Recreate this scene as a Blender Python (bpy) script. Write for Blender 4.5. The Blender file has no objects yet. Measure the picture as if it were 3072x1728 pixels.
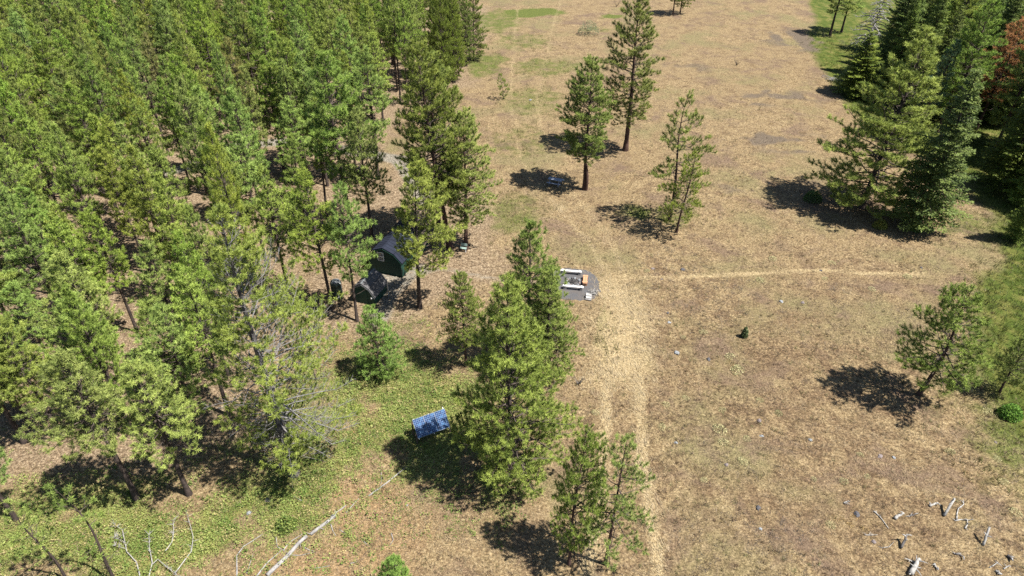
import bpy, bmesh, math, random
import numpy as np
from mathutils import Vector, Matrix

# ------------------------------------------------------------------ camera, sky, sun, exposure
scene = bpy.context.scene
cam_data = bpy.data.cameras.new('camera')
cam_data.sensor_width = 36.0
cam_data.lens = 24.0
cam_data.clip_start = 0.5
cam_data.clip_end = 6000.0
cam = bpy.data.objects.new('camera', cam_data)
scene.collection.objects.link(cam)
cam.location = (0, 0, 41.0)
cam.rotation_euler = (math.radians(90 - 36), 0, 0)
scene.camera = cam

SUN_EL = math.radians(62)
SUN_DIR = Vector((0.94 * math.cos(SUN_EL), -0.341 * math.cos(SUN_EL), math.sin(SUN_EL))).normalized()
world = bpy.data.worlds.new('World')
scene.world = world
world.use_nodes = True
wn = world.node_tree
sky = wn.nodes.new('ShaderNodeTexSky')
sky.sky_type = 'NISHITA'
sky.sun_disc = False
sky.sun_elevation = SUN_EL
sky.sun_rotation = math.atan2(SUN_DIR.x, SUN_DIR.y)
sky.altitude = 1200
bg = wn.nodes['Background']
wn.links.new(sky.outputs[0], bg.inputs[0])
bg.inputs[1].default_value = 0.062

sun_data = bpy.data.lights.new('sun', 'SUN')
sun_data.energy = 5.0
sun_data.angle = math.radians(0.53)
sun_data.color = (1.0, 0.955, 0.89)
sun = bpy.data.objects.new('sun', sun_data)
scene.collection.objects.link(sun)
sun.rotation_euler = (-SUN_DIR).to_track_quat('-Z', 'Y').to_euler()
sun.location = (60, -30, 120)

scene.view_settings.view_transform = 'Standard'
scene.view_settings.look = 'None'
scene.view_settings.exposure = 1.45
scene.view_settings.gamma = 1.0
scene.view_settings.use_curve_mapping = False
scene.render.engine = 'CYCLES'
scene.cycles.max_bounces = 4
scene.cycles.diffuse_bounces = 2
scene.cycles.glossy_bounces = 1
scene.cycles.transmission_bounces = 2
scene.cycles.use_denoising = False
scene.cycles.use_adaptive_sampling = False

C = scene.collection

# ------------------------------------------------------------------ measured positions (metres)
TREES = [('picnic', 'tall', 9.23, 77.93, 16.12, 1.2, -0.62), ('meadow_tall', 'tall', 16.03, 89.56, 20.58, 1.3, 0.01), ('pair_a', 'open', 18.52, 69.74, 15.14, 1.0, 0.05), ('pair_b', 'open', 18.89, 67.19, 10.66, 1.0, 0.99), ('top_edge', 'open', 36.65, 162.28, 13.0, 1.0, 0), ('top_edge_b', 'open', 38.47, 163.43, 11.0, 1.0, 0), ('seedling', 'young', -1.37, 109.36, 4.21, 0.75, 0.51), ('right_pine', 'low', 42.49, 72.85, 20.77, 1.25, -1.51), ('right_fir', 'fir', 47.18, 68.67, 19.47, 1.35, -1.92), ('shade_fir', 'fir', 57.69, 112.13, 10.59, 2.3, 0.59), ('corner_pine_a', 'pine', 66.32, 146.2, 14.0, 1.5, 0), ('corner_pine_b', 'pine', 70.01, 149.4, 13.0, 1.4, 0), ('dead_grey', 'dead', 69.6, 137.05, 11.41, 1.35, -1.39), ('bluish_pine', 'pine', 58.21, 93.1, 14.46, 1.1, -1.56), ('red_pine', 'red', 71.33, 99.28, 16.09, 1.1, 0.49), ('edge_fir', 'fir', 57.04, 66.03, 10.06, 1.0, -1.66), ('bank_pine', 'open', 34.17, 41.17, 11.52, 1.3, -0.74), ('corner_bank_pine', 'open', 41.12, 41.41, 7.01, 0.9, -0.54), ('grove_a', 'tall', -8.41, 67.85, 20.28, 1.15, 0.58), ('grove_b', 'tall', -6.9, 64.06, 22.26, 1.05, 2.05), ('grove_c', 'tall', -5.11, 63.93, 15.29, 1.3, 1.29), ('cabin_pine', 'tall', -9.09, 53.3, 15.8, 1.05, 0.72), ('mid_a', 'low', 1.46, 45.5, 14.69, 1.05, -0.49), ('mid_b', 'low', 3.28, 43.15, 11.67, 1.1, -0.64), ('mid_c', 'low', -0.07, 32.67, 18.08, 0.95, -0.53), ('slim', 'tall', -4.06, 44.76, 9.99, 0.78, 0.02), ('bushy', 'bushy', -11.35, 43.86, 7.2, 1.0, 0.32), ('front_a', 'open', 3.74, 25.58, 12.38, 0.68, -0.9), ('front_b', 'open', 6.12, 25.58, 12.06, 0.82, 0.25), ('bottom_edge', 'bushy', -7.13, 23.14, 5.54, 0.9, 0.66), ('tank_pine', 'pine', -17.58, 52.77, 14.89, 1.0, -0.11), ('shed_pine', 'pine', -14.81, 51.0, 13.92, 0.9, -1.11), ('behind_a', 'pine', -18.69, 68.37, 20.38, 1.1, 0.55), ('behind_b', 'pine', -15.73, 65.46, 15.37, 1.0, 0.42), ('behind_c', 'pine', -17.58, 80.91, 17.03, 1.15, 0.57), ('behind_d', 'pine', -27.41, 82.85, 17.96, 1.1, 0.81), ('pole_a', 'sparse', -18.9, 46.9, 8.0, 1.0, 0), ('pole_b', 'sparse', -16.89, 42.94, 5.75, 1.0, 0.81), ('snag', 'snag', -16.19, 32.98, 22.5, 1.0, 0), ('west_a', 'pine', -26.94, 30.79, 14.0, 1.2, 0), ('west_b', 'pine', -23.32, 31.13, 13.0, 1.2, 0), ('west_c', 'pine', -37.95, 35.97, 15.0, 1.1, 0), ('west_d', 'pine', -38.35, 37.49, 12.0, 1.0, 0), ('pole_c', 'sparse', -25.53, 24.48, 9.85, 1.0, 0.39), ('pole_d', 'sparse', -28.64, 24.48, 8.21, 1.0, -0.09), ('west_e', 'pine', -34.58, 29.04, 12.0, 1.0, 0), ('f1', 'pine', -32.8, 69.9, 16, 1.0, 0), ('f2', 'pine', -29.38, 69.9, 16, 1.0, 0), ('f3', 'pine', -22.43, 55.34, 14, 1.0, 0), ('f4', 'pine', -37.53, 61.92, 15.5, 1.0, 0), ('f5', 'pine', -47.01, 71.15, 16, 1.0, 0), ('f6', 'pine', -41.83, 51.72, 14, 1.1, 0), ('f7', 'pine', -50.26, 57.97, 15, 1.0, 0), ('f8', 'pine', -37.93, 49.7, 13, 1.0, 0), ('f9', 'pine', -35.06, 49.31, 13, 1.0, 0), ('f10', 'pine', -27.78, 43.78, 13.5, 1.0, 0)]
FOREST = [(-35.25, 36.31, 13.17), (-29.84, 36.73, 15.43), (-24.62, 36.5, 11.8), (-40.91, 39.74, 13.84), (-31.66, 39.2, 12.89), (-27.2, 40.35, 12.9), (-22.95, 38.8, 13.58), (-42.4, 43.91, 14.56), (-39.42, 43.46, 11.89), (-33.16, 42.61, 12.37), (-24.57, 43.48, 13.64), (-44.87, 47.34, 15.27), (-40.26, 48.0, 16.76), (-36.25, 46.89, 15.3), (-26.14, 48.24, 17.13), (-29.71, 51.24, 15.84), (-24.67, 51.88, 18.26), (-44.95, 55.05, 18.4), (-32.23, 54.53, 16.13), (-26.9, 57.12, 15.89), (-47.67, 58.45, 14.81), (-42.92, 60.41, 15.48), (-38.26, 59.36, 16.16), (-33.77, 59.47, 15.98), (-28.63, 60.29, 18.14), (-26.11, 60.26, 16.05), (-50.24, 62.58, 18.03), (-44.89, 62.67, 18.3), (-40.44, 65.25, 15.99), (-31.29, 63.23, 18.26), (-55.77, 68.15, 15.26), (-51.02, 67.39, 18.41), (-42.76, 67.48, 16.1), (-23.32, 66.2, 15.35), (-61.78, 71.53, 18.03), (-54.13, 70.54, 18.44), (-40.99, 71.41, 15.18), (-21.99, 70.6, 15.44), (-60.92, 74.61, 15.44), (-55.78, 75.47, 17.69), (-50.98, 76.02, 18.11), (-47.48, 75.78, 16.2), (-42.32, 74.13, 18.28), (-38.33, 76.47, 16.43), (-31.12, 74.36, 17.86), (-25.4, 74.97, 15.87), (-61.74, 78.55, 14.94), (-57.85, 78.33, 17.99), (-53.61, 78.07, 15.24), (-44.66, 78.37, 17.53), (-41.33, 78.58, 16.99), (-31.79, 79.42, 14.73), (-26.53, 79.12, 17.57), (-23.81, 79.07, 17.99), (-64.71, 83.0, 18.31), (-60.99, 81.68, 18.35), (-55.7, 83.43, 15.83), (-51.05, 81.88, 16.59), (-42.46, 83.06, 14.64), (-38.47, 82.9, 16.64), (-33.08, 82.36, 17.48), (-30.4, 82.66, 15.3), (-24.73, 81.36, 15.47), (-20.93, 83.18, 14.78), (-66.66, 86.94, 17.55), (-63.73, 86.12, 16.72), (-59.07, 88.17, 17.06), (-54.34, 87.3, 18.25), (-47.91, 88.08, 18.11), (-36.55, 86.44, 15.5), (-29.58, 85.4, 16.66), (-26.68, 85.73, 18.49), (-68.39, 90.32, 17.32), (-65.68, 90.72, 16.33), (-61.29, 89.77, 16.23), (-55.96, 89.32, 14.93), (-53.99, 90.79, 16.4), (-43.35, 91.0, 18.32), (-75.39, 95.14, 17.1), (-71.58, 94.48, 17.23), (-67.13, 95.12, 16.96), (-62.82, 94.73, 14.69), (-57.16, 93.64, 17.34), (-54.36, 94.91, 15.01), (-49.55, 94.37, 14.72), (-43.33, 94.8, 16.39), (-40.76, 95.31, 14.57), (-27.58, 96.12, 14.79), (-22.26, 94.19, 16.06), (-79.04, 99.2, 15.38), (-73.08, 97.74, 17.96), (-69.29, 99.03, 16.54), (-63.93, 97.91, 16.14), (-60.65, 99.46, 16.1), (-54.22, 99.55, 18.05), (-47.35, 98.36, 15.53), (-43.17, 98.04, 17.67), (-38.23, 99.76, 17.33), (-33.25, 98.72, 16.29), (-29.3, 97.84, 15.96), (-25.05, 99.33, 16.25), (-19.8, 99.88, 16.31), (-80.42, 103.19, 18.09), (-75.87, 103.29, 18.41), (-71.8, 102.32, 17.64), (-68.12, 101.64, 16.11), (-64.07, 101.65, 17.18), (-58.07, 102.71, 17.46), (-52.93, 102.42, 15.69), (-50.09, 102.64, 17.4), (-45.01, 103.66, 18.3), (-38.98, 103.04, 17.12), (-36.85, 101.93, 17.18), (-31.41, 101.79, 16.24), (-26.71, 102.83, 17.11), (-22.02, 102.49, 15.4), (-83.22, 106.63, 16.95), (-78.54, 106.37, 15.38), (-71.38, 106.77, 16.09), (-69.27, 105.02, 18.47), (-64.85, 106.8, 15.29), (-61.0, 106.06, 18.15), (-57.72, 106.65, 14.74), (-52.02, 106.75, 16.83), (-46.1, 106.11, 17.79), (-41.94, 106.42, 17.85), (-38.38, 106.03, 16.07), (-34.41, 107.2, 16.86), (-28.66, 105.48, 17.35), (-24.24, 105.69, 17.55), (-21.55, 107.14, 17.49), (-16.93, 107.12, 16.82), (-85.08, 109.57, 18.07), (-80.78, 110.48, 15.66), (-75.4, 109.88, 17.72), (-67.02, 110.07, 15.08), (-63.02, 110.82, 16.34), (-56.91, 110.93, 18.46), (-54.39, 111.3, 18.31), (-49.6, 110.12, 17.54), (-45.34, 110.49, 15.7), (-40.04, 110.26, 17.26), (-36.16, 110.04, 16.02), (-31.85, 110.88, 15.93), (-27.49, 110.04, 14.6), (-22.81, 109.59, 16.0), (-18.37, 109.05, 17.13), (-86.8, 113.66, 17.31), (-82.94, 113.83, 15.85), (-78.95, 114.4, 15.37), (-73.14, 114.34, 15.75), (-69.79, 114.84, 17.75), (-65.01, 114.5, 16.94), (-61.17, 114.56, 15.39), (-55.47, 115.03, 16.98), (-51.55, 114.4, 18.36), (-47.55, 114.73, 16.26), (-42.1, 114.87, 17.81), (-33.82, 113.91, 17.21), (-29.88, 114.52, 15.92), (-24.17, 114.36, 15.36), (-19.6, 114.36, 17.99), (-16.7, 113.63, 15.96), (-11.79, 114.58, 17.37), (-84.77, 117.87, 15.21), (-79.91, 118.66, 17.17), (-76.31, 118.65, 15.79), (-71.18, 117.92, 15.66), (-66.96, 118.49, 15.92), (-62.93, 117.49, 15.5), (-57.31, 117.99, 15.54), (-50.44, 118.03, 16.87), (-45.9, 117.67, 14.95), (-41.76, 117.46, 16.38), (-35.34, 117.85, 15.75), (-32.44, 119.27, 17.52), (-27.56, 119.08, 17.14), (-23.03, 116.91, 16.5), (-16.84, 117.67, 16.06), (-13.19, 118.86, 16.37), (-10.26, 118.04, 16.63), (-90.84, 123.18, 16.32), (-87.01, 121.72, 16.71), (-82.75, 122.79, 18.47), (-78.06, 121.18, 17.84), (-73.95, 121.34, 15.49), (-69.52, 121.25, 16.67), (-65.56, 122.99, 15.74), (-59.7, 120.72, 16.57), (-56.74, 121.58, 14.8), (-51.86, 120.89, 14.55), (-46.47, 120.72, 16.06), (-42.16, 122.42, 14.94), (-38.49, 121.42, 18.26), (-33.73, 122.01, 17.55), (-30.86, 120.99, 16.83), (-24.48, 121.83, 16.36), (-20.72, 121.18, 17.2), (-16.49, 121.35, 16.29), (-9.47, 120.99, 15.85), (-94.79, 124.95, 17.76), (-88.66, 125.73, 17.53), (-75.89, 126.13, 15.06), (-71.08, 125.58, 14.62), (-67.53, 125.84, 16.39), (-62.77, 125.95, 15.79), (-58.63, 125.65, 17.81), (-54.22, 125.39, 17.04), (-49.23, 126.67, 18.24), (-40.19, 125.9, 16.03), (-35.5, 125.41, 15.51), (-31.13, 126.04, 15.24), (-22.2, 127.26, 18.37), (-18.97, 125.89, 15.62), (-13.49, 125.11, 17.2), (-8.41, 126.15, 15.25), (-96.41, 130.57, 16.04), (-91.11, 129.77, 14.69), (-84.07, 129.5, 15.99), (-77.95, 128.55, 15.09), (-74.92, 130.53, 18.16), (-68.77, 128.6, 16.5), (-64.58, 129.7, 17.56), (-59.75, 129.5, 15.46), (-56.18, 129.18, 17.4), (-51.44, 129.64, 17.96), (-43.23, 130.2, 16.37), (-38.98, 128.59, 16.98), (-34.48, 130.54, 17.54), (-29.69, 130.21, 14.71), (-24.33, 129.36, 15.09), (-19.86, 130.11, 14.65), (-11.57, 128.79, 16.02), (-7.27, 129.31, 14.69), (-96.57, 135.05, 16.0), (-89.25, 134.4, 16.77), (-85.08, 133.2, 16.05), (-80.67, 134.76, 14.66), (-75.42, 133.43, 15.27), (-71.31, 134.29, 14.54), (-66.73, 133.62, 16.85), (-63.18, 133.1, 16.67), (-58.57, 133.24, 15.03), (-54.97, 132.6, 17.33), (-48.7, 132.82, 17.33), (-45.87, 133.62, 14.66), (-39.37, 134.59, 15.67), (-36.3, 132.88, 17.64), (-31.95, 132.97, 18.2), (-27.51, 134.01, 16.07), (-23.44, 133.07, 17.56), (-18.39, 133.63, 18.42), (-14.32, 133.06, 17.96), (-10.14, 133.09, 16.92), (-99.94, 136.65, 15.03), (-94.77, 137.03, 14.75), (-91.36, 136.71, 15.62), (-86.9, 137.55, 16.93), (-81.91, 136.7, 16.29), (-78.28, 138.92, 18.45), (-74.72, 137.83, 15.96), (-69.05, 137.19, 15.26), (-65.12, 138.62, 15.29), (-59.62, 137.99, 15.86), (-44.23, 137.07, 15.6), (-38.1, 137.15, 17.05), (-34.0, 137.82, 17.36), (-28.65, 137.72, 16.43), (-23.94, 136.5, 17.93), (-20.07, 137.88, 16.18), (-17.09, 138.5, 16.09), (-12.72, 136.48, 17.47), (-103.67, 140.78, 15.23), (-98.13, 141.84, 16.79), (-83.99, 141.11, 14.64), (-74.9, 141.44, 16.69), (-71.66, 140.77, 15.99), (-67.43, 142.19, 17.07), (-59.49, 142.11, 14.62), (-54.5, 141.93, 14.76), (-51.14, 141.41, 15.01), (-40.36, 142.46, 14.98), (-31.88, 142.91, 16.72), (-27.47, 140.74, 17.95), (-18.24, 140.46, 17.6), (-14.01, 141.57, 16.37), (-101.32, 144.89, 15.66), (-70.07, 145.53, 14.82), (-65.56, 145.54, 15.1), (-60.96, 144.5, 16.19), (-50.82, 145.36, 15.68), (-43.46, 142.91, 14.55), (-34.67, 146.03, 15.04), (-15.99, 145.08, 14.7)]
WOOD = [(62.92, 73.26, 15.46, 'fir'), (76.26, 135.25, 17.04, 'fir'), (79.4, 113.23, 20.86, 'fir'), (91.87, 134.25, 16.12, 'fir'), (71.31, 126.51, 19.8, 'fir'), (89.24, 119.92, 21.32, 'fir'), (64.46, 102.49, 17.04, 'fir'), (68.63, 90.11, 18.44, 'pine'), (71.56, 87.24, 20.79, 'pine'), (92.71, 121.42, 15.83, 'pine'), (73.76, 94.71, 19.14, 'pine'), (69.91, 118.32, 19.43, 'fir'), (85.4, 136.66, 15.94, 'pine'), (64.34, 97.42, 16.06, 'pine'), (67.25, 113.44, 17.2, 'fir'), (76.09, 117.86, 19.38, 'fir'), (84.07, 121.38, 16.33, 'fir'), (87.42, 126.1, 20.1, 'fir'), (71.48, 106.91, 16.95, 'fir'), (69.65, 123.38, 16.22, 'fir'), (85.27, 110.02, 20.21, 'fir'), (81.2, 107.65, 16.42, 'fir'), (71.68, 130.48, 16.82, 'fir'), (67.28, 104.61, 15.18, 'fir'), (73.9, 114.98, 20.19, 'fir'), (74.39, 121.11, 15.94, 'fir'), (78.04, 127.85, 19.79, 'fir'), (76.82, 109.29, 18.93, 'fir'), (77.13, 101.39, 17.6, 'fir'), (67.83, 84.33, 17.71, 'fir'), (94.77, 125.61, 17.37, 'pine'), (65.39, 116.59, 16.24, 'fir'), (73.87, 90.84, 21.74, 'fir'), (98.77, 137.79, 16.06, 'fir'), (70.01, 110.66, 20.06, 'pine'), (85.75, 133.06, 17.8, 'fir'), (95.61, 131.86, 16.05, 'fir'), (66.81, 121.19, 21.15, 'fir'), (95.35, 136.81, 15.81, 'fir'), (63.46, 112.5, 15.93, 'fir'), (84.61, 113.71, 19.27, 'fir'), (78.76, 123.07, 20.04, 'fir'), (88.91, 136.51, 15.88, 'fir'), (73.86, 103.2, 17.64, 'fir'), (80.95, 119.47, 16.82, 'fir'), (88.5, 114.38, 15.92, 'pine'), (62.54, 78.22, 18.28, 'fir'), (90.05, 128.89, 16.57, 'fir'), (66.07, 110.05, 20.25, 'fir'), (64.21, 107.03, 18.17, 'fir'), (78.52, 138.2, 15.74, 'fir'), (82.2, 127.85, 18.33, 'fir'), (98.98, 133.9, 16.51, 'fir'), (95.55, 140.85, 15.1, 'fir'), (75.91, 131.04, 15.46, 'fir'), (62.23, 92.93, 19.56, 'pine'), (79.64, 133.5, 15.93, 'fir'), (66.32, 78.13, 20.92, 'fir'), (103.83, 139.46, 15.05, 'pine'), (80.81, 103.86, 21.17, 'fir'), (84.11, 117.33, 19.65, 'fir')]
DRIVE = [(-51.62, 78.57), (-44.01, 84.35), (-39.82, 90.79), (-31.85, 93.1), (-22.93, 89.67), (-15.42, 86.42), (-10.39, 75.03)]
P_STRAW = [(8.9, 58.94), (11.64, 58.45), (13.42, 52.24), (11.73, 44.63), (10.46, 42.94), (7.01, 42.94), (7.15, 49.21), (8.67, 53.3)]
L_TRACKS = [[(8.5, 44.63), (7.63, 38.67), (6.55, 32.98), (5.56, 27.9), (4.83, 24.76)], [(11.14, 44.63), (10.52, 38.67), (9.87, 33.6), (9.61, 28.95), (9.46, 24.76)], [(10.25, 58.45), (8.45, 65.67), (4.72, 75.03), (1.1, 86.42), (-0.33, 109.06), (0.61, 142.66), (2.01, 182.63)], [(11.99, 58.45), (10.87, 67.11), (7.68, 75.89), (4.82, 87.48), (4.06, 109.06), (7.77, 142.66), (12.92, 182.63)]]
L_TRAIL = [(11.6, 58.15), (17.16, 58.15), (25.76, 59.06), (32.63, 59.62), (39.02, 58.87), (43.57, 58.87)]
P_LUSH = [(78.02, 189.9), (66.98, 157.78), (61.04, 145.01), (56.99, 129.79), (55.27, 115.34), (53.84, 103.3), (54.08, 93.1), (59.25, 84.35), (60.43, 82.36), (57.72, 75.03), (57.84, 70.91), (53.61, 62.91), (48.96, 57.25), (47.02, 54.39), (45.47, 50.2), (41.61, 45.5), (40.68, 42.53), (40.96, 40.55), (40.67, 37.24), (46.67, 33.6), (78.61, 54.39), (200, 90), (200, 260)]
P_OLIVE = [(50.29, 67.85), (52.21, 67.11), (52.85, 61.59), (47.35, 54.39), (43.5, 49.21), (37.76, 41.33), (36.3, 32.98), (35.97, 29.5), (40.2, 27.9), (66.34, 60.31), (58.55, 75.03)]
P_COVER = [(-17.03, 45.06), (-9.26, 46.85), (-4.17, 42.53), (-2.52, 36.55), (-2.31, 31.19), (-6.91, 33.6), (-10.93, 30.9), (-14.56, 28.16), (-17.95, 25.89), (-19.05, 24.03), (-38.55, 23.36), (-44.92, 28.95), (-28.43, 30.9), (-17.42, 32.67), (-17.12, 40.55)]
E_GREEN = [((5.282556463563048, 164.01782177669307), 8, 4.5, 1.3), ((22.791839523785196, 160.00384382068086), 4, 2, 0.9), ((-2.6674640952144477, 157.78392057435963), 8, 14, 0.55), ((2.316093407232766, 142.6563014708798), 8, 9, 0.45), ((6.3966692921753365, 125.91328151538251), 8, 8, 0.5), ((3.5103744118592064, 109.06172113686254), 7, 10, 0.45), ((1.1650752342131425, 93.10132976096915), 6, 9, 0.4), ((-4.731918139873819, 127.82617278558968), 5, 8, 0.6), ((18.739448573488254, 149.90228569145881), 6, 4, 0.4), ((0.5613338442435511, 71.71162956687444), 3.5, 7, 0.5), ((14.59467995033233, 71.71162956687444), 3, 2.5, 0.6), ((-12.045877167579695, 49.21109096528754), 5, 4, 0.35), ((7.878050275873134, 48.72760680254815), 1.5, 5, 0.45), ((20.007542019823713, 71.71162956687444), 4, 3, 0.5)]
E_BARE = [((5.3054166505123606, 88.02305747613708), 2.4, 1.6, 0.7), ((-7.441465077407321, 31.773275622204864), 1.6, 1.3, 0.8), ((40.58307044433298, 91.93534928110428), 13, 5, 0.75), ((44.02708726898251, 110.58093534663318), 10, 6, 0.65), ((59.537224644748164, 142.6563014708798), 10, 10, 0.75), ((39.5513657221911, 78.56996603757514), 7, 5, 0.5), ((29.706328800000676, 78.56996603757514), 6, 3, 0.5), ((32.229372202883425, 125.91328151538251), 6, 5, 0.5)]
P_LITTER = [(-18.28, 71.71), (-16.34, 86.42), (-11.72, 90.79), (-9.46, 86.42), (-1.44, 71.71), (-1.26, 59.06), (-2.6, 56.66), (-7.33, 56.09), (-9.55, 49.21), (-14.14, 48.73), (-19.73, 48.73), (-22.48, 54.39)]
P_FOREST = [(-54.9, 32.37), (-24.95, 32.37), (-21.46, 35.2), (-21.88, 42.53), (-21.63, 51.21), (-22.46, 60.31), (-21.16, 70.13), (-17.81, 78.57), (-18.74, 93.1), (-14, 112), (-6.5, 116), (-7, 170), (-140, 170), (-140, 25)]
P_APRON = [(-15.87, 60.31), (-11.21, 59.99), (-9.71, 60.94), (-8.66, 59.37), (-10.11, 58.15), (-11.21, 55.97), (-11.84, 54.39), (-11.87, 51.21), (-13.1, 49.95), (-14.36, 51.72), (-13.0, 53.3), (-14.3, 57.25)]
L_PATH = [(-10.09, 59.55), (-6.95, 59.93), (-2.3, 58.33), (0.83, 57.55), (4.26, 57.25)]
PAD = [(4.01, 59.37), (5.81, 59.93), (7.4, 59.8), (8.55, 58.94), (9.0, 57.55), (8.93, 55.8), (8.3, 54.56), (6.78, 54.28), (5.13, 54.51), (3.5, 55.51), (3.07, 57.55)]
P_DEBRIS = [(-17.92, 24.48), (-14.56, 28.16), (-10.98, 31.19), (-7.72, 32.07), (-6.29, 27.9), (-7.2, 24.48)]
P_BROWN = [(15.16, 56.66), (26.27, 57.25), (42.08, 57.25), (36.32, 49.21), (30.13, 36.89), (32.55, 30.61), (27.1, 24.48), (11.02, 24.48), (11.62, 33.6), (12.46, 44.63)]
ROCKS = [(18.05, 59.62, 0.42, 0), (3.01, 108.76, 0.5, 1), (26.75, 54.12, 0.38, 1), (28.85, 53.96, 0.35, 2), (17.58, 45.63, 0.38, 0), (19.88, 38.13, 0.34, 2), (17.39, 29.86, 0.36, 0), (19.59, 36.51, 0.26, 1), (24.14, 29.36, 0.42, 0), (-17.47, 30.61, 0.36, 2), (-18.47, 29.55, 0.32, 1), (14.93, 46.58, 0.5, 1), (15.05, 50.95, 0.3, 1), (15.18, 52.35, 0.26, 0), (23.28, 36.14, 0.3, 1), (28.03, 34.49, 0.34, 2), (29.0, 34.39, 0.26, 1), (14.94, 59.8, 0.32, 2), (43.55, 60.05, 0.3, 0), (12.75, 35.84, 0.26, 1), (16.09, 33.66, 0.3, 2), (17.03, 28.16, 0.22, 1), (24.39, 27.18, 0.3, 2), (37.58, 35.87, 0.22, 2), (-4.53, 49.9, 0.2, 2), (-7.44, 30.19, 0.14, 1), (32.68, 59.55, 0.26, 0), (15.54, 57.85, 0.22, 2)]
FLOWERS = [(19.57, 45.95, 0.7), (19.73, 44.11, 0.95), (12.73, 39.94, 0.5), (14.48, 40.7, 0.45), (17.18, 39.34, 0.5), (11.92, 37.42, 0.55), (16.45, 37.17, 0.85), (16.44, 35.87, 0.6), (18.35, 36.21, 0.5), (17.43, 33.98, 0.6), (20.64, 40.43, 0.45), (14.07, 32.25, 0.4), (21.7, 38.97, 0.5), (26.57, 34.65, 0.4), (24.32, 32.16, 0.5), (26.23, 32.61, 0.35), (21.96, 28.47, 0.5), (33.54, 34.97, 0.55), (38.8, 39.19, 0.6), (28.27, 61.72, 0.7), (34.37, 60.94, 0.6), (32.57, 58.03, 0.5), (41.28, 58.33, 0.75), (36.65, 56.2, 0.6), (17.97, 49.46, 0.6), (14.23, 59.37, 0.5), (25.72, 57.73, 0.7), (35.34, 29.5, 0.6), (36.02, 32.07, 0.55), (36.77, 34.23, 0.5), (38.49, 41.65, 0.7), (6.77, 39.04, 0.5), (15.94, 48.73, 0.4), (22.2, 32.37, 0.35)]
LOGS = [([(-15.82, 24.78), (-14.93, 26.14), (-13.99, 27.69)], 0.15, 0.13), ([(-13.75, 27.82), (-12.35, 29.33)], 0.12, 0.105), ([(-12.68, 29.22), (-11.8, 30.19)], 0.06, 0.045), ([(-11.68, 29.58), (-11.0, 30.76)], 0.045, 0.035), ([(-10.34, 30.96), (-9.2, 32.16), (-7.97, 33.63)], 0.07, 0.035)]
STICKS = [([(-17.72, 24.6), (-18.26, 26.19), (-18.04, 26.88), (-17.51, 27.33), (-17.02, 27.82)], 0.05), ([(-16.49, 24.71), (-16.12, 25.65), (-15.4, 26.63)], 0.06), ([(-15.28, 26.58), (-15.08, 27.18), (-14.27, 27.9)], 0.045), ([(-14.8, 26.28), (-13.98, 26.28), (-13.21, 26.51)], 0.03), ([(-14.01, 26.88), (-13.51, 26.63), (-13.18, 26.58)], 0.028), ([(-12.55, 28.63), (-12.3, 28.11), (-12.0, 27.74)], 0.04), ([(-11.87, 28.21), (-11.29, 27.85)], 0.03), ([(-8.25, 27.9), (-8.04, 27.38), (-8.21, 27.0)], 0.035), ([(-15.68, 30.9), (-14.96, 30.53)], 0.04), ([(-17.21, 24.94), (-17.21, 25.65), (-17.22, 26.38)], 0.035), ([(-16.06, 27.64), (-15.76, 26.88), (-15.03, 26.48)], 0.035), ([(-10.64, 25.65), (-10.23, 25.8)], 0.04), ([(-10.06, 27.33), (-9.69, 26.98)], 0.025), ([(-12.97, 25.3), (-12.34, 25.42), (-11.93, 25.51)], 0.03), ([(-9.79, 33.29), (-9.6, 32.37), (-9.62, 32.01)], 0.03)]
DEADLIMBS = [[([(-23.84, 24.48), (-24.62, 25.65), (-25.58, 26.38), (-25.96, 27.0), (-26.6, 28.0), (-27.3, 28.4)], 0.06), ([(-25.81, 26.68), (-26.49, 26.75)], 0.03), ([(-26.19, 27.13), (-26.81, 27.43)], 0.025)], [([(-23.35, 24.48), (-23.54, 25.58), (-24.23, 26.75), (-24.59, 27.59)], 0.06), ([(-23.52, 25.53), (-23.3, 25.85), (-22.28, 25.13), (-21.51, 24.6)], 0.045)], [([(-23.11, 26.46), (-22.89, 27.13), (-23.01, 27.77), (-23.4, 28.69)], 0.055)], [([(-21.79, 24.94), (-21.47, 25.89), (-21.28, 26.38), (-21.54, 27.43), (-22.52, 29.04)], 0.06)]]
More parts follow.
